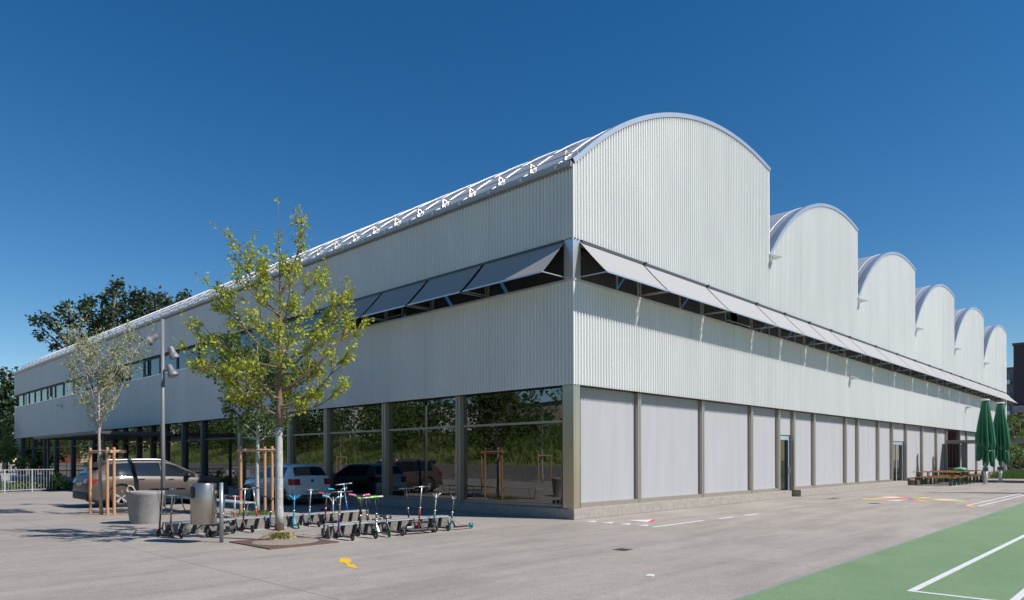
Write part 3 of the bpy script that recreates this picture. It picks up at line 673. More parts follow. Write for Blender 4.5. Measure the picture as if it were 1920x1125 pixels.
# terrace furniture glimpsed behind railing
blue = mat('dark_blue_cover', (.03,.05,.12), .8); 
tb = thing('terrace_table', 'dark blue covered table behind the railing', 'table', (-4.6,36.5,0))
bevel(MB().box(-1.6,-.5,.70,1.6,.5,.78).build('table_top', blue, tb), .02)
for sx in (-1.4,1.4):
    for sy in (-.4,.4): MB().box(sx-.03,sy-.03,0,sx+.03,sy+.03,.70).build('leg', M['black'], tb)
for x, lb in ((-7.0,'light grey garden chair nearest the left edge behind the railing'),(-5.9,'light grey garden chair beside the dark blue table behind the railing')):
    ch = thing('garden_chair', lb, 'chair', (x,34.6,0), .4, 'garden chairs behind the railing')
    bevel(MB().box(-.24,-.24,.42,.24,.24,.46).build('seat', galv, ch), .01); bevel(MB().box(-.24,.22,.5,.24,.26,.9).build('backrest', galv, ch), .01)
    for sx in (-.21,.21):
        for sy in (-.21,.21): MB().tube([(sx,sy,0),(sx,sy,.42)], .012, 6).build('leg', galv, ch)
fn = thing('mesh_fence', 'dark wire mesh fence between the hall and the left edge', 'fence', (0,66,0))
for k in range(8): MB().tube([(-14+k*2,0,0),(-14+k*2,0,2.2)], .03, 6).build('post', M['dark_frame'], fn)
m = MB()
for z in (.1,.6,1.1,1.6,2.15): m.bar((-14,0,z),(0,0,z),.02)
m.build('mesh_panel', M['dark_frame'], fn)

# ---------------- planter, bin, lamp post ----------------
t = thing('concrete_planter', 'large round grey concrete planter between the brown car and the racks', 'planter', (-8.02,7.50,0))
conc = mat('grey_concrete', (.33,.325,.31), .85, var2=(.22,.215,.205), scale=4, bump=.5, bscale=35, stretch=(1,1,.6))
MB().lathe([(.34,0),(.35,.02),(.435,.72),(.45,.735),(.45,.80),(.44,.815),(.40,.815),(.39,.79),(.37,.5)], n=40, caps=False).build('pot', conc, t, True)
MB().lathe([(.01,.70),(.22,.72),(.37,.69)], n=24, caps=False).build('soil', M['wrap'], t)
hs_ = MB(); hs_.tube([(-.28,.26,.72),(-.33,.31,.86),(-.30,.28,.95),(-.23,.2,.93),(-.18,.15,.82)], [.012,.02,.024,.02,.01], 6); hs_.build('dry_stem', mat('dry_straw', (.55,.45,.25), .8), t)
t = thing('litter_bin', 'brushed steel cylindrical litter bin fixed to a short post', 'litter bin', (-8.75,2.16,0))
bcx, bcy, br = 0, .0, .235
bo = MB().lathe([(br-.01,.36),(br,.37),(br,1.13),(br-.005,1.14),(br-.06,1.15),(.01,1.155)], (0,0,0), 48).build('body', mat('polished_bin_steel', (.40,.37,.33), .30, .9, var=.08, scale=5, stretch=(6,6,.2)), t, True); sharp(bo, 50)
m = MB(); 
for s in (0,):
    pts = []
    a0 = atan2(-.15,-1)  # opening at the left side of the drum
    rows = []
    for i in range(7):
        a = a0+(i-3)*.12; rows.append([((br+.004)*cos(a),(br+.004)*sin(a),z) for z in (.87+.03*(abs(i-3)/3)**3,.95,1.02,1.10-.03*(abs(i-3)/3)**3)])
    m.grid(rows)
m.build('opening', M['black'], t)
m = MB(); m.tube([(.235,-.26,0),(.235,-.26,1.16)], .038, 14); m.build('post', mat('grey_bin_post', (.30,.33,.35), .4, .6), t, True)
m = MB(); m.box(.14,-.2,.5,.22,-.14,.56); m.box(.14,-.2,.95,.22,-.14,1.01); m.build('bracket', M['steel'], t)
MB().lathe([(.0,-.004),(.012,0),(.0,.012)], (-.02-.235*.55,-.235*.84,.78), 8, ax='y').build('lock', M['black'], t)
t = thing('lamp_post', 'tall grey lamp post with three spotlights beside the brown car', 'street lamp', (-5.47,13.43,0)); t.scale = (1.08,1.08,1.06)
lpm = mat('grey_lamp_paint', (.20,.205,.21), .5, .1)
MB().tube([(0,0,0),(0,0,2.2),(0,0,6.02)], [.075,.06,.05], 16).build('pole', lpm, t, True)
MB().lathe([(.11,0),(.11,.02),(.08,.04)], n=16).build('base', lpm, t)
for (az, zz, tilt) in ((2.55,5.40,.95),(-.5,4.98,.35),(-.9,4.38,.45)):
    d = Vector((cos(az), sin(az), 0)); hd = d*.28+Vector((0,0,zz)); ax = (d*sin(tilt)*1-Vector((0,0,cos(tilt)))).normalized()
    arm = MB(); arm.bar((0,0,zz),hd,.035); arm.build('arm', lpm, t)
    hm = MB(); a_, b_ = hd-ax*.18, hd+ax*.2; hm.tube([a_, a_+ax*.03, a_+ax*.16, b_-ax*.12, b_-ax*.10, b_], [.075,.09,.095,.125,.15,.155], 18)
    head = hm.build('spotlight', lpm, t, False); sharp(head, 40)
    MB().tube([b_+ax*.001, b_+ax*.006], [.14,.14], 18).build('lens', mat('frosted_lens', (.6,.6,.58), .3), head)

# bench
t = thing('long_bench', 'long grey slatted bench behind the scooter rack', 'bench', (-5.7,9.6,0), 0)
gal2 = mat('light_bench_grey', (.40,.40,.385), .6, var=.08, scale=5)
for k in range(4): bevel(MB().box(-.22+k*.115,-2.9,.42,-.12+k*.115,3.0,.455).build('slat', gal2, t), .006)
for y in (-2.5,-.7,1.1,2.7):
    MB().tube([(-.2,y,.42),(-.18,y,.25),(-.10,y,.04),(.0,y,.02),(.10,y,.04),(.18,y,.25),(.2,y,.42)], .016, 6).build('leg', M['steel'], t)
t = thing('discarded_cap', 'red and white cap lying on the ground in the shade by the white hatchback', 'cap', (-2.6,7.9,0), .4)
MB().lathe([(.17,0),(.165,.05),(.12,.10),(.02,.125)], n=18).build('crown', mat('cap_red', (.5,.04,.06), .7), t, True)
MB().prism([(.10,-.13),(.34,-.09),(.38,0),(.34,.09),(.10,.13)], .005,.015).build('brim', M['white'], t)

# ---------------- scooter racks ----------------
rackm = mat('folded_rack_steel', (.17,.15,.125), .5, .3, var=.25, scale=5)
def rack(x0, x1, y, label):
    t = thing('scooter_rack', label, 'scooter rack', ((x0+x1)/2, y, 0), 0, 'steel scooter racks'); L = (x1-x0)/2
    n = round((x1-x0)/.285); p = (x1-x0)/n
    tpm = MB(); tpm.box(-L,-.10,.272,L,.10,.284); tpm.box(-L,-.108,.255,L,-.10,.286); tpm.box(-L,.10,.255,L,.108,.286); tpm.build('top_plate', M['alu'], t)
    bs = MB(); bs.box(-L,-.16,.0,L,-.13,.014); bs.box(-L,.13,.0,L,.16,.014); bs.build('base_strip', M['alu'], t)
    f = MB(); 
    for k in range(n):
        xa = -L+k*p
        # slanted parallelogram plates front and back, folded inward at the slot
        for s in (-1, 1):
            yb, yt = s*.14, s*.098
            o = s*.07
            def q(x, z): 
                ff = z/.26; return (x, yb+(yt-yb)*ff, z)
            sl = .06
            f.add([q(xa+.065-sl*.7,.014), q(xa+p-.045-sl*.7,.014), q(xa+p-.045+sl*.7,.258), q(xa+.065+sl*.7,.258)], [(0,1,2,3)])
            a, b = q(xa+.065-sl*.7,.014), q(xa+.065+sl*.7,.258)
            f.add([a, b, (b[0]+.02,b[1]-s*.09,b[2]), (a[0]+.02,a[1]-s*.11,a[2])], [(0,1,2,3)])
            a, b = q(xa+p-.045-sl*.7,.014), q(xa+p-.045+sl*.7,.258)
            f.add([a, b, (b[0]-.05,b[1]-s*.05,b[2]), (a[0]-.05,a[1]-s*.05,a[2])], [(0,1,2,3)])
            # dark triangular ears under the ledge
    f.build('side_plates', rackm, t)
    for e in (-L, L-.012):
        ed = MB(); ed.prism([(e,-.13),(e+.012,-.13),(e+.012,.13),(e,.13)], .012, .02); ed.bar((e+.006,-.13,.012),(e+.006,-.07,.27),.012,.05); ed.bar((e+.006,.13,.012),(e+.006,.07,.27),.012,.05)
        ed.build('end_bracket', rackm, t)
    return t
rack(-8.85,-3.80,3.92,'longer steel scooter rack behind the whitewashed trunk')
rack(-6.80,-3.62,.95,'shorter steel scooter rack nearest the building corner')
# ---------------- scooters ----------------
SC = {}
def cm(name, col, rough=.35, metal=0.0):
    if name not in SC: SC[name] = mat('scooter_'+name, col, rough, metal)
    return SC[name]
PAL = dict(black=(.015,.015,.018), silver=(.46,.46,.45), white=(.5,.5,.48), purple=(.14,.02,.22), blue=(.02,.10,.50), cyan=(.02,.38,.62), sky=(.30,.55,.62), teal=(.0,.26,.30),
           red=(.55,.03,.03), copper=(.36,.16,.09), pink=(.85,.10,.28), lime=(.33,.68,.05), grey=(.22,.22,.23), green=(.05,.30,.10), brown=(.20,.11,.07), yellow=(.7,.55,.05), darkblue=(.02,.03,.16), cream=(.62,.58,.48))
def pc(n): return cm(n, PAL[n], .35 if n != 'black' else .5, .7 if n in ('silver','grey') else 0)
def wheel(m, x, y, z, r, w): m.lathe([(r*.55,-w/2),(r*.93,-w/2),(r,-w*.3),(r,w*.3),(r*.93,w/2),(r*.55,w/2)], (x,y,z), 18, ax='y', caps=False)
def scooter(x, y, rz, h, style, stem, lower, grip, deck, label, wr=.062, wb=.54, fork=None, bar='silver', wcol='black', lean=0, width=.44, steer=0):
    t = thing('kick_scooter', label, 'scooter', (x,y,0), rz, 'kick scooters parked at the racks')
    if lean: t.rotation_euler = (lean, 0, rz)
    R = lambda p: p
    ca, sa = cos(steer), sin(steer); hx, hz = -.115, 1   # headset
    rake = .13
    def sp(z): return Vector((-.03-rake*(z), 0, z))
    def rot(p):
        c = sp(p[2]); dx, dy = p[0]-c.x, p[1]; return (c.x+dx*ca-dy*sa, dx*sa+dy*ca, p[2])
    # wheels
    for xx, nm in ((0,'front_wheel'),(-wb,'rear_wheel')):
        ty = MB(); wheel(ty, 0, 0, 0, wr, .026); wo_ = ty.build(nm, pc(wcol) if wcol != 'black' else M['rubber'], t, True, loc=(xx,0,wr))
        hb = MB(); hb.lathe([(.006,-.016),(.016,-.016),(.016,.016),(.006,.016)], (0,0,0), 10, ax='y')
        for q in range(5): a = 2*pi*q/5; hb.bar((0,0,0),(cos(a)*wr*.6,0,sin(a)*wr*.6),.012,.014,up=(0,1,0))
        hb.build('hub', M['steel'] if wcol == 'black' else M['black'], wo_)
    # deck
    d = MB(); zc = wr*.75+.02
    d.prism([(-wb+.07,-.045),(-.19,-.058),(-.13,-.03),(-.13,.03),(-.19,.058),(-wb+.07,.045)], zc-.012, zc+.012); d.bar((-wb+.1,0,zc),(-wb,0,wr),.04,.02); d.bar((-.17,0,zc),(-.075,0,.22),.038,.03)
    dk = d.build('deck', pc(deck if deck in ('silver','cyan') else 'black'), t); bevel(dk, .004)
    MB().prism([(-wb+.10,-.038),(-.2,-.045),(-.2,.045),(-wb+.10,.038)], zc+.0125, zc+.015).build('grip_tape', M['black'], dk)
    mg_ = MB(); pts = [(-wb+cos(a)*(wr+.014),0,wr+sin(a)*(wr+.014)) for a in (.5,1.0,1.5,2.0,2.5)]
    for a, b in zip(pts, pts[1:]): mg_.bar(a, b, .034, .005)
    mg_.build('rear_mudguard', M['black'], t)
    fk = MB()
    for s in (-.02,.02): fk.bar((0,s,wr),(-.035,s,wr*2+.03),.008,.03,up=(0,1,0))
    fk.bar((-.035,-.026,wr*2+.035),(-.035,.026,wr*2+.035),.035,.012); fk.build('fork', pc(fork or lower), t)
    zl = max(.30, h*.52)
    MB().tube([rot(sp(wr*2+.03)), rot(sp(.27))], .021, 12).build('head_tube', pc(deck), t, True)
    MB().tube([rot(sp(.25)), rot(sp(zl))], .0175, 12).build('lower_stem', pc(lower), t, True)
    MB().tube([rot(sp(zl)), rot(sp(h))], .0145, 12).build('upper_stem', pc(stem), t, True)
    cl_ = MB(); cl_.tube([rot(sp(zl-.025)), rot(sp(zl+.02))], .025, 10); cl_.build('clamp', M['steel'], t, True)
    c = sp(h); b = MB(); hw = width/2
    if style == 'T':
        pts = [(c.x,-hw,h),(c.x,hw,h)]; b.tube([rot(p) for p in pts], .013, 8); b.tube([rot((c.x,-.04,h)), rot((c.x,.04,h))], .021, 8)
        g = [((c.x,s*hw*.32,h),(c.x,s*hw,h)) for s in (-1,1)]
    else:
        b.tube([rot(p) for p in ((c.x,0,h-.12),(c.x,-.07,h-.02),(c.x,-.11,h),(c.x-.02,-hw,h+.02))], .013, 8)
        b.tube([rot(p) for p in ((c.x,0,h-.12),(c.x,.07,h-.02),(c.x,.11,h),(c.x-.02,hw,h+.02))], .013, 8)
        g = [((c.x-.004,s*.125,h+.002),(c.x-.02,s*hw,h+.02)) for s in (-1,1)]
    b.build('handlebar', pc(bar), t, True)
    MB().tube([rot((c.x,hw*.3,h)), rot((c.x+.07,.05,h-.10)), rot((c.x+.06,.02,h-.3)), rot((sp(.26).x-.03,0,.24)), (-wb*.5,.03,zc+.03), (-wb+.03,.02,wr*2)], .004, 4).build('cable', M['black'], t)
    for a, e in g:
        gm_ = MB(); A_, E_ = Vector(rot(a)), Vector(rot(e)); gm_.tube([A_, A_.lerp(E_,.05), E_.lerp(A_,.05), E_], [.022,.018,.018,.022], 10); gm_.build('grip', pc(grip), t, True)
    return t
U, D_ = pi/2, -pi/2
ya = 3.72; yb = .80
scooter(-8.97,3.9,U+.1,1.0,'T','black','black','black','black','tall all black scooter at the rack end in front of the concrete planter',wb=.6,width=.5,bar='black')
scooter(-8.80,3.75,U,1.0,'T','silver','copper','black','copper','copper brown scooter with silver top and big wheels beside the planter',wr=.095,wb=.62,width=.5)
scooter(-7.80,3.55,U-.35,.84,'T','silver','silver','black','black','silver stemmed scooter leaning just right of the bin post',lean=.08,width=.36,steer=.5)
scooter(-7.23,4.15,D_-.1,.76,'T','white','red','red','white','small white and dark red scooter behind the longer rack, right of the bin',lean=-.08,width=.34,steer=.3)
scooter(-7.26,3.7,U,.95,'T','silver','black','black','red','black stemmed scooter with silver top and small red base, left of the first stake',wr=.075,width=.5,wb=.5)
scooter(-6.64,4.15,D_,.93,'T','silver','red','black','silver','scooter with tall silver stem and dark red foot between two wooden stakes',lean=.07,width=.46)
scooter(-6.60,3.75,U,.76,'Y','black','black','black','blue','black Y bar scooter with blue foot left of the whitewashed trunk',width=.5,bar='black')
scooter(-6.00,3.72,U-.25,.75,'Y','cyan','cyan','black','cyan','bright cyan Y bar scooter just right of the whitewashed trunk',wcol='green',wb=.5,bar='cyan',width=.42)
scooter(-5.61,3.72,U,.87,'T','silver','sky','black','sky','pale blue scooter with silver top behind the white hatchback number plate',wb=.5,width=.44)
scooter(-5.17,3.72,U,.78,'Y','brown','black','red','red','black scooter with red grips and bright red foot',width=.46,bar='silver')
scooter(-4.16,4.15,D_+.05,.96,'T','silver','blue','grey','blue','blue stemmed scooter with thin silver bar at the right end of the longer rack',width=.50,lean=.07)
scooter(-4.42,4.15,D_,.83,'Y','black','black','cyan','cyan','black scooter with cyan grips behind the purple one',width=.55,bar='black')
scooter(-6.64,yb,U,.95,'T','silver','purple','black','purple','purple scooter with silver top at the near end of the shorter rack',width=.52,wb=.56)
scooter(-6.50,1.15,D_-.12,.82,'Y','silver','black','cyan','black','black scooter with blue grips leaning behind the purple one',width=.46,lean=-.07)
scooter(-5.80,1.15,D_,.83,'Y','black','black','pink','black','black scooter with bright pink grips behind the shorter rack',width=.52,lean=-.04,bar='silver')
scooter(-6.12,.82,U,.84,'T','black','black','black','black','black scooter with thick black stem left of the pink gripped one',wr=.075,wb=.62,width=.42,bar='black')
scooter(-5.62,1.15,D_,.77,'T','black','black','lime','black','black scooter with lime grips behind the shorter rack, left of the cream gripped one',width=.42,bar='cream')
scooter(-5.38,1.15,D_,.78,'T','black','black','cream','black','black scooter with cream and lime bar ends behind the shorter rack',width=.42,bar='lime')
scooter(-5.72,.80,U-.1,.34,'T','silver','silver','black','silver','low silver scooter with folded stem and thick silver deck in the shorter rack',wr=.07,wb=.6,width=.2,wcol='green')
scooter(-5.45,.80,U,.36,'T','black','grey','black','grey','folded grey scooter with its rear wheel sticking out beside the silver one',wr=.065,wb=.6,width=.2)
scooter(-4.58,yb,U,.99,'T','silver','red','black','red','tall red scooter with silver top in the shorter rack',width=.5,lean=.0)
scooter(-4.50,1.15,D_,.93,'T','black','black','black','black','tall black scooter standing directly behind the red one',width=.46,bar='black')
scooter(-4.14,yb,U,.82,'Y','white','silver','black','brown','black and white speckled Y bar scooter right of the red one',width=.42)
scooter(-4.02,.36,pi-.1,.77,'Y','grey','grey','black','teal','teal footed scooter with bare grey stem at the right end of the shorter rack',width=.32,wcol='teal',wb=.62)
# lying e-scooters
def flat_scooter(x, y, rz, label):
    t = thing('folded_electric_scooter', label, 'scooter', (x,y,0), rz); t.scale = (.78,.9,.9)
    bevel(MB().prism([(-.5,-.08),(.25,-.085),(.36,-.05),(.36,.05),(.25,.085),(-.5,.08)], .06, .13).build('deck', M['black'], t), .02)
    for xx, nm in ((-.55,'rear_wheel'),(.46,'front_wheel')):
        a = MB(); wheel(a,0,0,0,.10,.05); a.build(nm, M['rubber'], t, True, loc=(xx,0,.10))
    MB().tube([(.42,0,.16),(.30,.02,.30),(-.35,.05,.26)], .022, 8).build('folded_stem', M['black'], t, True)
    MB().tube([(-.35,-.2,.26),(-.35,.28,.28)], .016, 8).build('handlebar', M['black'], t, True)
    bevel(MB().box(.22,-.07,.12,.42,.07,.20).build('motor_housing', pc('grey'), t), .02)
flat_scooter(-7.95,3.15,.5,'flat black electric scooter lying behind the litter bin post')
flat_scooter(-4.95,.30,-.1+pi,'black folded electric scooter lying in front of the red scooter')
bk = thing('childrens_balance_bike', 'small black folded balance bike leaning among the racked scooters behind the lime grips', 'balance bike', (-5.05,1.35,0), .2)
for xx in (-.22,.22): 
    a = MB(); wheel(a,0,0,0,.12,.03); a.build('wheel', M['rubber'], bk, True, loc=(xx,0,.12))
MB().tube([(-.22,0,.12),(-.05,0,.26),(.18,0,.28),(.22,0,.12)], .015, 8).build('frame', pc('grey'), bk, True)
MB().tube([(.18,0,.28),(.16,0,.44)], .012, 8).build('stem', M['black'], bk); MB().tube([(.16,-.17,.46),(.16,.17,.44)], .012, 8).build('handlebar', M['black'], bk)
bevel(MB().box(-.16,-.04,.32,.0,.04,.36).build('saddle', M['black'], bk), .012)
# ---------------- cars ----------------
def interp(prof, x):
    if x <= prof[0][0]: return prof[0][1]
    for (a, b), (c, d) in zip(prof, prof[1:]):
        if x <= c: return b+(d-b)*(x-a)/(c-a)
    return prof[-1][1]
def car(name, label, loc, rz, P, paint):
    t = thing(name, label, 'car', loc, rz); L = P['L']; W = P['w']
    st = sorted(set([0,.015,.03,.06,.09,.13,.18]+[L*i/90 for i in range(3,88)]+[L-.13,L-.08,L-.05,L-.025,L-.01,L]))
    def sm(prof, x, k=.06): return (interp(prof,x-k)+2*interp(prof,x)+interp(prof,x+k))/4
    top = lambda x: sm(P['top'], x, .02 if x < .2 or x > L-.2 else .06)
    def half(x): return W*sm(P['plan'], x, .03)
    def sec(x):
        zb = P['zb']+ (.12*(1-x/.3) if x < .3 else 0)+(.08*(1-(L-x)/.3) if x > L-.3 else 0)
        zt = top(x); be = min(interp(P['belt'], x), zt-.035); be = max(be, zb+.12)
        w_ = half(x); g = max(0, min(1, (zt-be)/.42)); wr = w_*(.90-.17*g)
        zm = zb+(be-zb)*.55
        return [(0,zb),(w_*.88,zb),(w_*.965,zb+.06),(w_*.995,zm-.12*(be-zb)),(w_,zm+.12*(be-zb)),(w_*.985,be-.10*(be-zb)),(w_*.955,be-.012),(w_*.94,be+.014*g+ .003),
                (w_*.93+(wr-w_*.93)*.5,be+(zt-be)*.45),(wr+.012,zt-.09*g-.012),(wr-.03,zt-.035*g-.005),(wr*.72,zt-.004),(0,zt+.004)]
    secs = [(x, sec(x)) for x in st]
    body = MB(); rows = []
    for x, s in secs: rows.append([(x,y,z) for y,z in s]+[(x,-y,z) for y,z in s[-2:0:-1]])
    n = len(rows[0]); vs = [p for r in rows for p in r]
    fs = [(i*n+j, (i+1)*n+j, (i+1)*n+(j+1)%n, i*n+(j+1)%n) for i in range(len(rows)-1) for j in range(n)]
    fs += [tuple(range(n)), tuple((len(rows)-1)*n+j for j in range(n-1,-1,-1))]
    body.add(vs, fs); bo = clean(body.build('body', paint, t))
    cut = MB(); R = P['r']+.065
    for ax in P['ax']:
        for s in (-1,1): cut.lathe([(R,-.17),(R,.17)], (ax, s*(W-.10), P['r']+.02), 28, ax='y')
    cu = clean(cut.build('cutter', paint)); mdf = bo.modifiers.new('c','BOOLEAN'); mdf.operation = 'DIFFERENCE'; mdf.object = cu; mdf.solver = 'EXACT'
    bpy.context.view_layer.update(); dg = bpy.context.evaluated_depsgraph_get(); me = bpy.data.meshes.new_from_object(bo.evaluated_get(dg))
    bo.modifiers.clear(); bo.data = me; bpy.data.objects.remove(cu)
    me.materials.clear(); me.materials.append(paint); me.polygons.foreach_set('material_index', [0]*len(me.polygons)); sharp(bo, 38)
    gm_ = M['carglass']; dk = M['black']
    def pt(x, j, off=.006):
        s = sec(x); j0 = int(j); f = j-j0; y = s[j0][0]+(s[min(j0+1,12)][0]-s[j0][0])*f; z = s[j0][1]+(s[min(j0+1,12)][1]-s[j0][1])*f
        a = s[j0]; b = s[min(j0+1,12)]; dy, dz = b[0]-a[0], b[1]-a[1]; l = sqrt(dy*dy+dz*dz) or 1
        return (y+dz/l*off, z-dy/l*off)
    for s in (-1,1):
        m = MB(); rows = []; xa, xb = P['side'][0][0]-.03, P['side'][-1][1]+.03
        for i in range(31):
            x = xa+(xb-xa)*i/30; r = []
            for j in (7.05,7.6,8,8.5,9.05):
                y, z = pt(x, j, .002)
                if top(x)-interp(P['belt'],x) < .11: y, z = pt(x, 7.05, .002)
                r.append((x, s*y, z))
            rows.append(r)
        m.grid(rows); m.build('window_surround', dk, t, True)
    for x0, x1, nm in P['side']:
        for s in (-1,1):
            m = MB(); rows = []; k = 16
            for i in range(k+1):
                x = x0+(x1-x0)*i/k; r = []
                for j in (7.12,7.6,8,8.5,9.0):
                    y, z = pt(x, j); 
                    if top(x)-interp(P['belt'],x) < .12: y, z = pt(x, 7.12)
                    r.append((x, s*y, z))
                rows.append(r)
            m.grid(rows); m.build('side_window', gm_, t, True)
    for key, nm in (('rearw','rear_window'),('windw','windscreen')):
        x0, x1 = P[key]; m = MB(); rows = []
        for i in range(11):
            x = x0+(x1-x0)*i/10; s = sec(x); wr = s[10][0]*.97; rows.append([(x+(-.006 if key == 'rearw' else .006), wr*(2*q/10-1), interp([(-1,s[10][1]),( -.7,s[11][1]),(0,s[12][1]),(.7,s[11][1]),(1,s[10][1])], 2*q/10-1)+.008) for q in range(11)])
        m.grid(rows); m.build(nm, gm_, t, True)
    # arch liners and cladding
    for ax in P['ax']:
        for s in (-1,1):
            m = MB(); m.lathe([(R-.004,-.16),(R-.004,.165)], (ax, s*(W-.105), P['r']+.02), 28, ax='y', caps=False); m.box(ax-R,s*(W-.29)-.01,.2,ax+R,s*(W-.29)+.01,P['r']+R*.9)
            m.build('wheel_arch_liner', dk, t)
            if P['clad']:
                m = MB(); rows = []
                for i in range(19):
                    a = -.12*pi+1.24*pi*i/18; rows.append([(ax+cos(a)*rr, s*(half(ax+cos(a)*rr)*(.975 if P['r']+.02+sin(a)*rr < .45 else .995)+o), P['r']+.02+sin(a)*rr) for rr, o in ((R-.01,-.03),(R-.008,.012),(R+.05,.012),(R+.065,.0))])
                m.grid(rows); m.build('wheel_arch_cladding', M['cladding'], t, True)
            w_ = thing('wheel', None, None); w_.parent = t; w_.location = (ax, s*(W-.105), P['r']); w_.pop('category', None)
            bpy.data.objects.remove(w_)
            r = P['r']; m = MB(); m.lathe([(r*.68,-.10),(r*.93,-.11),(r,-.08),(r,.08),(r*.93,.11),(r*.68,.10),(r*.66,.08),(r*.66,-.08),(r*.68,-.10)], (0,0,0), 32, ax='y', caps=False)
            ty = m.build('wheel', M['rubber'], t, True, loc=(ax, s*(W-.115), r))
            m = MB(); o = s*.085
            m.lathe([(r*.62,s*.03),(r*.68,s*.10),(r*.70,s*.10),(r*.66,s*.02)], (0,0,0), 32, ax='y', caps=False)
            for q in range(5):
                a = 2*pi*q/5+.3
                for da, ww in ((-.17,.035),(.17,.035)):
                    m.bar((cos(a)*r*.10,o*.8,sin(a)*r*.10),(cos(a+da)*r*.66,o,sin(a+da)*r*.66),.03,ww+.012,up=(0,1,0))
                m.bar((cos(a)*r*.40,o,sin(a)*r*.40),(cos(a)*r*.66,o,sin(a)*r*.66),.02,.10,up=(0,1,0))
            m.lathe([(.01,o*1.05),(r*.16,o),(r*.18,o*.5)], (0,0,0), 16, ax='y'); m.build('rim', M['rim'], ty)
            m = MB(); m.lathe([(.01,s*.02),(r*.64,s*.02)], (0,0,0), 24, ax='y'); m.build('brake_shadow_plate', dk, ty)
    # lights, bumper, details
    for s in (-1,1):
        zl_, zh_, yi = P['tl']; m = MB(); sl_ = P['tls']
        def xz(z): return min(x for x in st if top(x) >= z+.03)
        vs = []
        for z, dx in ((zl_,0),(zh_,sl_)):
            yo = max(half(.12), half(.2+dx*.5))+.012
            vs += [(xz(z)-.035, s*W*yi, z), (xz(z)-.035, s*W*.80, z), (xz(z)+.02, s*(yo-.03), z), (.20+dx, s*yo, z), (.20+dx, s*W*yi, z)]
        m.add(vs, [(4,3,2,1,0),(5,6,7,8,9)]+[(q,(q+1)%5,5+(q+1)%5,5+q) for q in range(5)]); bevel(clean(m.build('tail_light', M['taillight'], t)), .01)
        m = MB(); rows = []
        for x in (L-.42,L-.3,L-.2,L-.1): rows.append([(x+.008, s*(pt(x,j,.008)[0]), pt(x,j,.008)[1]) for j in (4.6,5.2,6.0,6.8)])
        m.grid(rows); m.build('headlight', M['carglass'], t, True)
        # mirror
        x = P['mir']; y, z = pt(x, 7.0, .0); m = MB(); c = Vector((x, s*(y+.13), z+.07))
        m.lathe([(.03,-.10),(.075,-.08),(.095,0),(.08,.08),(.03,.10)], (c.x,c.y,c.z), 12, ax='y'); m.bar((x,s*y,z),(c.x,c.y,c.z-.03),.03,.06); m.build('wing_mirror', dk if P['clad'] else paint, t, True)
        for x in P['handles']:
            y, z = pt(x, 5.3, .012); m = MB(); m.bar((x-.09,s*(y+.012),z),(x+.09,s*(y+.012),z),.028,.022); m.build('door_handle', paint, t)
        for x in P['shut']:
            m = MB(); rows = [[(x+dx+P.get('lean',0)*(j-3)*.02, s*pt(x,j,.003)[0], pt(x,j,.003)[1]) for j in (2.2,3,4,5,6,6.9)] for dx in (0,.008)]; m.grid(rows); m.build('door_seam', dk, t)
    if P['clad']:
        m = MB()
        for s in (-1,1):
            rows = []
            for i in range(20):
                x = P['ax'][0]+R+.03+(P['ax'][1]-P['ax'][0]-2*R-.06)*i/19; rows.append([(x, s*pt(x,j,.014)[0], pt(x,j,.014)[1]) for j in (1.2,2,2.5,2.9)])
            m2 = MB(); m2.grid(rows); m2.build('sill_cladding', M['cladding'], t, True)
            m2 = MB(); xs = [P['rail'][0]+(P['rail'][1]-P['rail'][0])*i/8 for i in range(9)]
            m2.tube([(x, s*(sec(x)[10][0]-.03), sec(x)[10][1]+(.0 if i in (0,8) else .055)) for i, x in enumerate(xs)], .022, 8); m2.build('roof_rail', M['rimsilver'], t, True)
    m = MB(); zb = P['zb']; rows = []
    for j in range(9):
        yy = W*.86*(2*j/8-1); ex = .05*(abs(2*j/8-1)**3); rows.append([(ex-.035,yy,P['bump'][0]),(ex-.045,yy,P['bump'][0]+.04),(ex-.04,yy,P['bump'][1]-.03),(ex+.02,yy,P['bump'][1])])
    m.grid(rows); m.grid([r[::-1] for r in [[(p[0]+.03,p[1],p[2]) for p in r] for r in rows]]); m.build('rear_bumper', M['cladding'] if P['clad'] else paint, t, True)
    pz = P['plate']; xp = min(x for x in st if top(x) > pz+.06)-.035
    bevel(MB().box(xp-.012,-.26,pz-.055,xp+.03,.26,pz+.055).build('number_plate', M['plate'], t), .004)
    if P['clad']:
        m = MB(); m.box(.30,-.62,interp(P['top'],.42)+.01,.62,.62,interp(P['top'],.62)+.02); m.build('roof_spoiler', dk, t)
    else:
        bd = MB(); bd.lathe([(.0,-.006),(.06,-.004),(.065,.004),(.0,.006)], (.012,0,.86), 20, ax='x'); em = bd.build('emblem', M['rimsilver'], t)
        MB().lathe([(.0,-.012),(.048,-.009),(.05,.0)], (.008,0,.86), 20, ax='x').build('emblem_disc', M['plate_dark'], em)
        MB().tube([(1.0,0,P['H']-.01),(.93,0,P['H']+.05)], .02, 6).build('roof_antenna', dk, t)
        bevel(MB().box(-.075,-.5,.27,.02,.5,.38).build('lower_bumper_insert', M['cladding'], t), .01)
    MB().box(.4,-W*.8,.16,L-.4,W*.8,.30).build('underbody', dk, t)
    return t
def cglass():
    m = mat('car_glass', (.012,.016,.02), .03, 0, spec=1.0); return m
M['carglass'] = cglass()
M['cladding'] = mat('dark_car_cladding', (.045,.045,.045), .6)
M['rim'] = mat('machined_alloy', (.60,.60,.60), .3, .6); M['rimsilver'] = mat('satin_silver', (.55,.55,.56), .3, .8)
M['taillight'] = mat('red_lamp_lens', (.30,.008,.012), .12, coat=.6)
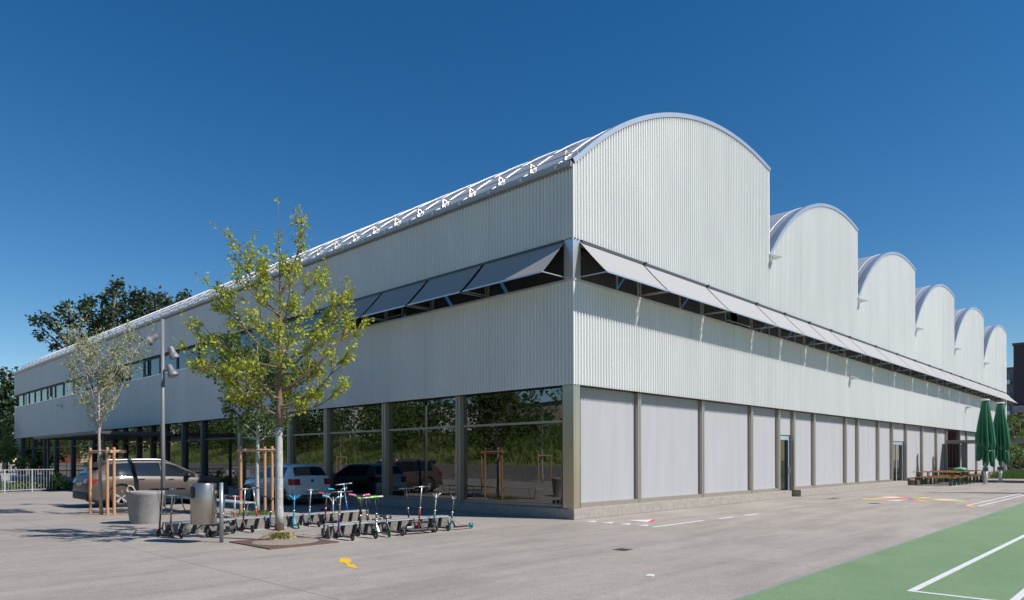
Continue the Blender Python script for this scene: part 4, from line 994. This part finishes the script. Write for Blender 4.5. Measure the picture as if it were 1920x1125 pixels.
M['plate'] = mat('number_plate_white', (.5,.5,.48), .5, var=.2, scale=25); M['plate_dark'] = mat('emblem_dark', (.03,.04,.09), .3)
brown = mat('metallic_brown_paint', (.088,.066,.056), .45, .0, spec=.35, coat=.22, var=.05, scale=80)
whitep = mat('silver_white_car_paint', (.66,.68,.68), .32, .1, coat=.7)
bx0 = -6.43-1.03
car('estate_car', 'metallic brown estate car with roof rails parked nose towards the hall', (bx0, 14.6+.82, 0), 0,
    dict(L=4.87, w=.93, H=1.62, zb=.22, r=.355, ax=(1.03,3.775), clad=True,
         top=[(0,.62),(.03,.92),(.10,1.08),(.16,1.14),(.62,1.52),(.80,1.585),(1.3,1.61),(2.2,1.615),(2.6,1.585),(2.9,1.50),(3.75,1.06),(3.9,1.02),(4.4,.95),(4.7,.85),(4.83,.70),(4.87,.5)],
         belt=[(0,.98),(1.0,1.02),(2.0,.995),(3.6,.95),(4.87,.85)],
         plan=[(0,.80),(.06,.90),(.25,.965),(.9,1),(3.8,1),(4.45,.95),(4.75,.84),(4.87,.66)],
         side=[(.66,1.405,'q'),(1.42,2.335,'r'),(2.355,3.52,'f')], rearw=(.17,.60), windw=(2.72,3.70), tl=(.84,.98,.45), tls=.22,
         mir=3.22, handles=(1.68,2.66), shut=(1.42,2.34,3.42), rail=(.72,2.75), bump=(.30,.56), plate=.80), brown)
car('hatchback_car', 'small silver white hatchback parked in the shade with its tailgate towards the racks', (-1.46, 10.62, 0), pi/2+.0,
    dict(L=3.97, w=.84, H=1.46, zb=.20, r=.30, ax=(.72,3.19), clad=False,
         top=[(0,.60),(.03,.90),(.07,1.0),(.11,1.04),(.36,1.36),(.55,1.425),(1.0,1.45),(1.7,1.455),(2.1,1.42),(2.35,1.35),(3.0,.99),(3.15,.96),(3.6,.87),(3.85,.74),(3.94,.6),(3.97,.45)],
         belt=[(0,.96),(1.0,.95),(2.0,.92),(3.0,.88),(3.97,.8)],
         plan=[(0,.82),(.05,.90),(.2,.955),(.7,.99),(3.0,1),(3.6,.93),(3.85,.84),(3.97,.66)],
         side=[(.66,1.25,'r'),(1.32,2.75,'f')], rearw=(.105,.365), windw=(2.22,2.95), tl=(.72,.93,.56), tls=.05,
         mir=2.62, handles=(1.45,), shut=(1.28,2.52), rail=(0,1), bump=(.26,.58), plate=.50), whitep)

# ---------------- parasols, tables ----------------
pg = mat('dark_green_parasol_cloth', (.03,.17,.085), .75, var=.15, scale=2, stretch=(4,4,.3), trans=.12)
def parasol(x, y, label, ph, top=5.08):
    t = thing('folded_parasol', label, 'parasol', (x,y,0), ph, 'folded green parasols beside the hall')
    MB().tube([(0,0,.02),(0,0,.95)], .10, 14).build('base_post', mat('parasol_white_metal', (.55,.55,.55), .4, .4), t, True)
    MB().lathe([(.22,0),(.22,.02),(.12,.05)], n=20).build('base_plate', M['alu'], t)
    MB().tube([(0,0,.9),(0,0,top)], .045, 10).build('pole', M['alu'], t, True)
    bevel(MB().box(-.17,-.12,.80,.17,.12,1.02).build('crank_box', M['dark_frame'], t), .01)
    a = MB()
    for q in range(8): an = 2*pi*q/8+.2; a.tube([(cos(an)*.05,sin(an)*.05,3.0),(cos(an)*.28,sin(an)*.28,2.3),(cos(an)*.2,sin(an)*.2,1.5)], .014, 5)
    a.build('ribs', M['alu'], t)
    m = MB(); N = 96; rows = []; prof = [(0,.16),(.08,.22),(.2,.28),(.4,.40),(.6,.50),(.70,.53),(.74,.50),(.77,.40),(.82,.48),(1,.50)]
    for i in range(27):
        f = i/26; r = interp(prof, f); row = []
        for j in range(N+1):
            an = 2*pi*j/N; fold = (.5+.5*cos(an*12+.8*sin(an*3+ph)))**.7; amp = .10+.48*min(1,f*1.6)
            if .72 < f < .8: amp *= .5
            rr = r*(1-amp*(1-fold)); hem = 1.0+.45*abs(sin(an*3+ph))+(.35 if sin(an+ph) > .55 else 0)
            z = (top-.05)-(top-.05-hem)*f; row.append((rr*cos(an+.15*f), rr*sin(an+.15*f), z))
        rows.append(row)
    m.grid(rows); m.build('canopy', pg, t, True)
    MB().lathe([(.20,top-.07),(.24,top-.04),(.22,top+.02),(.05,top+.05)], n=20).build('cap', M['white'], t)
    z = 2.0; MB().tube([(cos(2*pi*k/20)*.41,sin(2*pi*k/20)*.41,z) for k in range(21)], .03, 6).build('strap', M['dkgreen'], t)
parasol(35.6,-2.95,'folded dark green parasol nearest the hall doors, left of the pair',.3)
parasol(39.4,-3.1,'folded dark green parasol on the right of the pair, against the trees',1.7,5.1)
parasol(24.75,-8.0,'folded dark green parasol just outside the right edge casting a long shadow bar',2.2,5.1)
MBT = None
def tset(x, n, gone=False):
    y0, y1 = -2.3, .0
    t = thing('beer_table', 'narrow orange wooden beer table, %s' % n, 'table', (x,(y0+y1)/2,0), 0, 'beer tables in a row beside the hall')
    L = (y1-y0)/2
    bevel(MB().box(-.26,-L,.755,.26,L,.785).build('table_top', M['bench_wood'], t), .005)
    for s in (-1,1):
        for sx in (-.2,.2): 
            MB().bar((sx,s*(L-.3),0),(sx*.9,s*(L-.3),.75),.05,.05).build('leg', M['dkgreen'], t)
        MB().bar((-.2,s*(L-.3),.3),(.2,s*(L-.3),.3),.04).build('stretcher', M['dkgreen'], t)
    return t
def bset(x, lb):
    t = thing('beer_bench', lb, 'bench', (x,-1.15,0), 0, 'beer benches in a row beside the hall')
    bevel(MB().box(-.13,-1.15,.445,.13,1.15,.475).build('seat', M['bench_wood'], t), .005)
    for s in (-1,1):
        for sx in (-.11,.11): MB().bar((sx,s*.85,0),(sx*.9,s*.85,.44),.05,.05).build('leg', M['dkgreen'], t)
        MB().bar((-.11,s*.85,.16),(.11,s*.85,.16),.12,.03).build('stretcher', M['dkgreen'], t)
ordn = ['first of the row','second of the row','third of the row','fourth of the row','fifth of the row, behind the parasols']
for k in range(5):
    x = 31.9+k*2.05; tset(x, ordn[k])
    w5 = ['first','second','third','fourth','fifth'][k]
    bset(x-.62, 'orange wooden bench on the near side of the %s beer table' % w5); bset(x+.62, 'orange wooden bench on the far side of the %s beer table' % w5)
t = thing('green_cushion', 'light green cushion lying on the third beer table', 'cushion', (35.9,-1.6,.787))
m = MB(); rows = []
for i in range(9):
    a = -pi/2+pi*i/8; rows.append([(cos(a)*.42*cos(b), cos(a)*.34*sin(b), .11+.11*sin(a)) for b in [2*pi*k/20 for k in range(21)]])
m.grid(rows); m.build('cover', mat('pale_green_fabric', (.16,.48,.28), .7), t, True)

# ---------------- far right surroundings ----------------
def wall_building(name, label, x0, y0, x1, y1, h, wallm, rows_, cols_, win, off=(.6,.6), face='x', extra=None):
    t = thing(name, label, 'building', ((x0+x1)/2,(y0+y1)/2,0)); cx, cy = (x0+x1)/2, (y0+y1)/2
    MB().box(x0-cx,y0-cy,0,x1-cx,y1-cy,h).build('wall', wallm, t)
    MB().box(x0-cx-.15,y0-cy-.15,h,x1-cx+.15,y1-cy+.15,h+.35).build('parapet', M['dark_frame'], t)
    gl = mat('far_window_glass', (.02,.025,.03), .1, spec=.8)
    for r in range(rows_):
        z = 1.0+r*(h-.8)/rows_
        for c in range(cols_):
            if face == 'x':   # faces -X
                a = y0-cy+(y1-y0)*(c+.5)/cols_; m = MB(); m.box(x0-cx-.05,a-win[0]/2,z,x0-cx+.02,a+win[0]/2,z+win[1]); wo = m.build('window', M['white'] if extra else M['dark_frame'], t)
                MB().box(x0-cx-.06,a-win[0]/2+.08,z+.08,x0-cx-.051,a+win[0]/2-.08,z+win[1]-.08).build('pane', gl, wo)
                if extra == 'balc': MB().box(x0-cx-1.2,a-win[0]/2-.4,z-.35,x0-cx-.07,a+win[0]/2+.4,z-.15).build('balcony', conc, t); MB().box(x0-cx-1.22,a-win[0]/2-.4,z-.15,x0-cx-1.18,a+win[0]/2+.4,z+.6).build('balcony_panel', M['alu'], t)
            else:             # faces +X
                a = y0-cy+(y1-y0)*(c+.5)/cols_; m = MB(); m.box(x1-cx-.02,a-win[0]/2,z,x1-cx+.05,a+win[0]/2,z+win[1]); wo = m.build('window', M['dark_frame'], t)
                MB().box(x1-cx+.051,a-win[0]/2+.08,z+.08,x1-cx+.06,a+win[0]/2-.08,z+win[1]-.08).build('pane', gl, wo)
    return t
purp = mat('dark_purple_brick', (.055,.042,.055), .8, var=.2, scale=3)
tt = wall_building('brick_tower_block', 'dark purple brick tower block at the right edge behind the trees', 119.5,-22,135,7.8,19.2, purp, 6, 4, (1.4,1.6))
MB().box(-8.2,-15,8.6,-7.8,15,9.7).build('cornice_band', conc, tt); MB().box(-7.9,-15,.2,-7.76,15,8.5).build('lower_brick_wall', mat('red_brown_brick', (.20,.075,.05), .85, var=.2, scale=4), tt)
wall_building('apartment_block', 'grey apartment block with balconies between the hall and the dark tower', 150,4,170,24,18.7, mat('grey_render', (.20,.21,.22), .8, var=.1, scale=.5), 6, 5, (2.0,1.7), extra='balc')
b, c = clus(1912, 74, [(1895,790,12),(1912,800,14),(1925,788,14),(1940,800,18),(1900,815,12),(1918,825,14),(1938,830,18),(1906,848,12),(1925,850,15),(1892,838,9),(1945,850,18)])
far_tree('garden_tree', 'light green leafy tree at the right edge beyond the parasols', b, c, grn, .42, 61, (.14, 2.2), None, 420)
b, c = clus(1896, 66, [(1892,832,9),(1900,845,10),(1912,855,11),(1890,852,8),(1925,858,12)])
far_tree('garden_tree', 'lower small tree directly right of the right hand parasol', b, c, mg, .34, 67, (.1, 1.6), None, 420)
b, c = clus(1905, 82, [(1880,850,16),(1900,855,18),(1925,850,20),(1950,850,20),(1885,870,12),(1910,875,14),(1940,870,16)])
far_tree('dark_hedge', 'dark hedge behind the grass strip at the right edge', b, c, dkg, .5, 71, None, None, 420)['category'] = 'hedge'
gs = MB(); rnd = random.Random(15)
for k in range(5200):
    x, y = rnd.uniform(50,66), rnd.uniform(-7.5,-.6); h = rnd.uniform(.3,.75); dx, dy = rnd.uniform(-.25,.25), rnd.uniform(-.25,.25)
    gs.add([(x,y-.03,0),(x,y+.03,0),(x+dx,y+dy,h)], [(0,1,2)])
tag(gs.build('tall_grass', leafmat('tall_grass_blades', (.15,.24,.06), (.09,.15,.04))), 'strip of tall green grass at the right beyond the parasols', 'grass', kind='stuff')
struct(MB().box(49.5,-8,.001,67,-.4,.03).build('grass_bed', mat('bed_earth', (.10,.09,.05), .95, var=.3, scale=2)))

# ---------------- surroundings opposite the left facade (seen as reflections) ----------------
def hz(x, y): 
    d = -24-x; return 1.1+min(3.2, .22*d)+.35*sin(y*.31+x*.2)*min(1,d/3)+.2*sin(y*.83)*min(1,d/3)
rows = [[(-24-.0001-i*1.6, -30+j*3.0, hz(-24-i*1.6, -30+j*3.0)) for i in range(15)] for j in range(56)]
bank = mat('bank_meadow', (.15,.23,.05), .95, var2=(.20,.19,.08), scale=.6)
struct(MB().grid(rows).build('grassy_bank', bank, None, True))
t = thing('retaining_wall', 'low concrete retaining wall along the grassy bank opposite the hall', 'wall', (-24,40,0))
MB().box(-.35,-70,0,0,95,1.12).build('wall_body', conc, t)
gs = MB(); rnd = random.Random(19)
for k in range(7000):
    x, y = rnd.uniform(-40,-24.2), rnd.uniform(-10,115); z = hz(x,y); h = rnd.uniform(.3,.9)
    for q in range(2):
        dx, dy = rnd.uniform(-.35,.35), rnd.uniform(-.35,.35); gs.add([(x,y-.06,z),(x,y+.06,z),(x+dx,y+dy,z+h)], [(0,1,2)])
tag(gs.build('meadow_grass', leafmat('meadow_blades', (.24,.34,.06), (.15,.20,.06))), 'tall meadow grass on the bank opposite the hall, mirrored in the glass', 'grass', kind='stuff')
rnd = random.Random(77)
sp = [(-29,16,2.6),(-31,24,3.4),(-27,31,1.6),(-33,38,4.2),(-30,47,2.8),(-34,56,4.6),(-29,66,3.0),(-35,78,5.0),(-31,90,3.6),(-34,104,4.6)]
for i, (x, y, r) in enumerate(sp):
    cl_ = [(rnd.uniform(-1,1)*r*.7, rnd.uniform(-1,1)*r*.9, r*rnd.uniform(.3,1.5), r*rnd.uniform(.35,.6)) for _ in range(9)]
    o = far_tree('bank_tree', 'bushy tree on the bank opposite the hall, %s' % ['nearest the court end','second from the court end','low one among the taller','third tall one','beside the lamp post reflection','broad one midway','narrow one past midway','largest one','second from the far end','farthest from the court'][i],
             (x,y,hz(x,y)-.1), cl_, (dkg, mg, grn)[i%3], .36, 200+i, (.15, r*.6), 'trees on the bank opposite the hall', 130)
hed = []
for q in range(170):
    yy = 34+q*2.3; hed.append((rnd.uniform(-3,3), yy-34, rnd.uniform(.3,5.5)*(1 if q < 40 else 1.7), rnd.uniform(2.2,3.6)))
o = far_tree('bank_hedge', 'long line of mixed trees and bushes along the top of the bank opposite the hall', (-41,36,2.5), hed, leafmat('hedge_leaves', (.13,.20,.05), (.06,.10,.03)), .55, 777, None, None, 150); o['category'] = 'hedge'; o['kind'] = 'stuff'
for i, (x, y) in enumerate(((-21,20),(-21,28.5),(-21,45),(-21,60))):
    tree('young_street_tree', 'slim young tree opposite the hall in front of the bank, %s' % ('nearest to the court','second from the court','third from the court','farthest from the court')[i], (x,y,0), 5.2, .06, 2.2, lambda f: .8+.4*sin(pi*f)-.4*f, 16, mg, .13, 3, .08, M['whitebark'], 300+i, 'young trees opposite the hall', .9, twigs=3)
    stakes('wooden stake frame of the young tree opposite the hall, %s' % ('nearest to the court','second from the court','third from the court','farthest from the court')[i], (x,y), [(x-.4,y+.4),(x-.4,y-.4),(x+.4,y)], [((x-.4,y+.45),(x-.4,y-.45)),((x-.4,y-.4),(x+.45,y))], 1.95)
wr_ = mat('white_render', (.55,.55,.53), .8, var=.05, scale=.5)
wall_building('white_house', 'white rendered house above the bank opposite the hall', -72,24,-60,44,9.5, wr_, 3, 5, (1.5,1.5), face='+x')
wall_building('red_brick_house', 'long red brick building far opposite the left end of the hall', -95,415,-80,520,26, mat('red_brick', (.34,.11,.075), .85, var=.2, scale=3), 5, 12, (3,2.2), face='+x')
wall_building('white_apartment_house', 'white apartment building opposite the hall with dark windows', -80,84,-66,104,11, mat('bright_render', (.62,.61,.58), .8, var=.05, scale=.5), 3, 5, (1.5,1.5), face='+x')
wall_building('narrow_white_house', 'narrow white building beside the white apartment building opposite the hall', -80,116,-66,124,13, mat('bright_render', (.62,.61,.58), .8, var=.05, scale=.5), 4, 2, (1.3,1.5), face='+x')
wall_building('beige_house', 'beige rendered building midway along the bank opposite the hall', -80,56,-66,74,10, mat('beige_render', (.42,.36,.29), .8, var=.05, scale=.5), 3, 4, (1.5,1.5), face='+x')
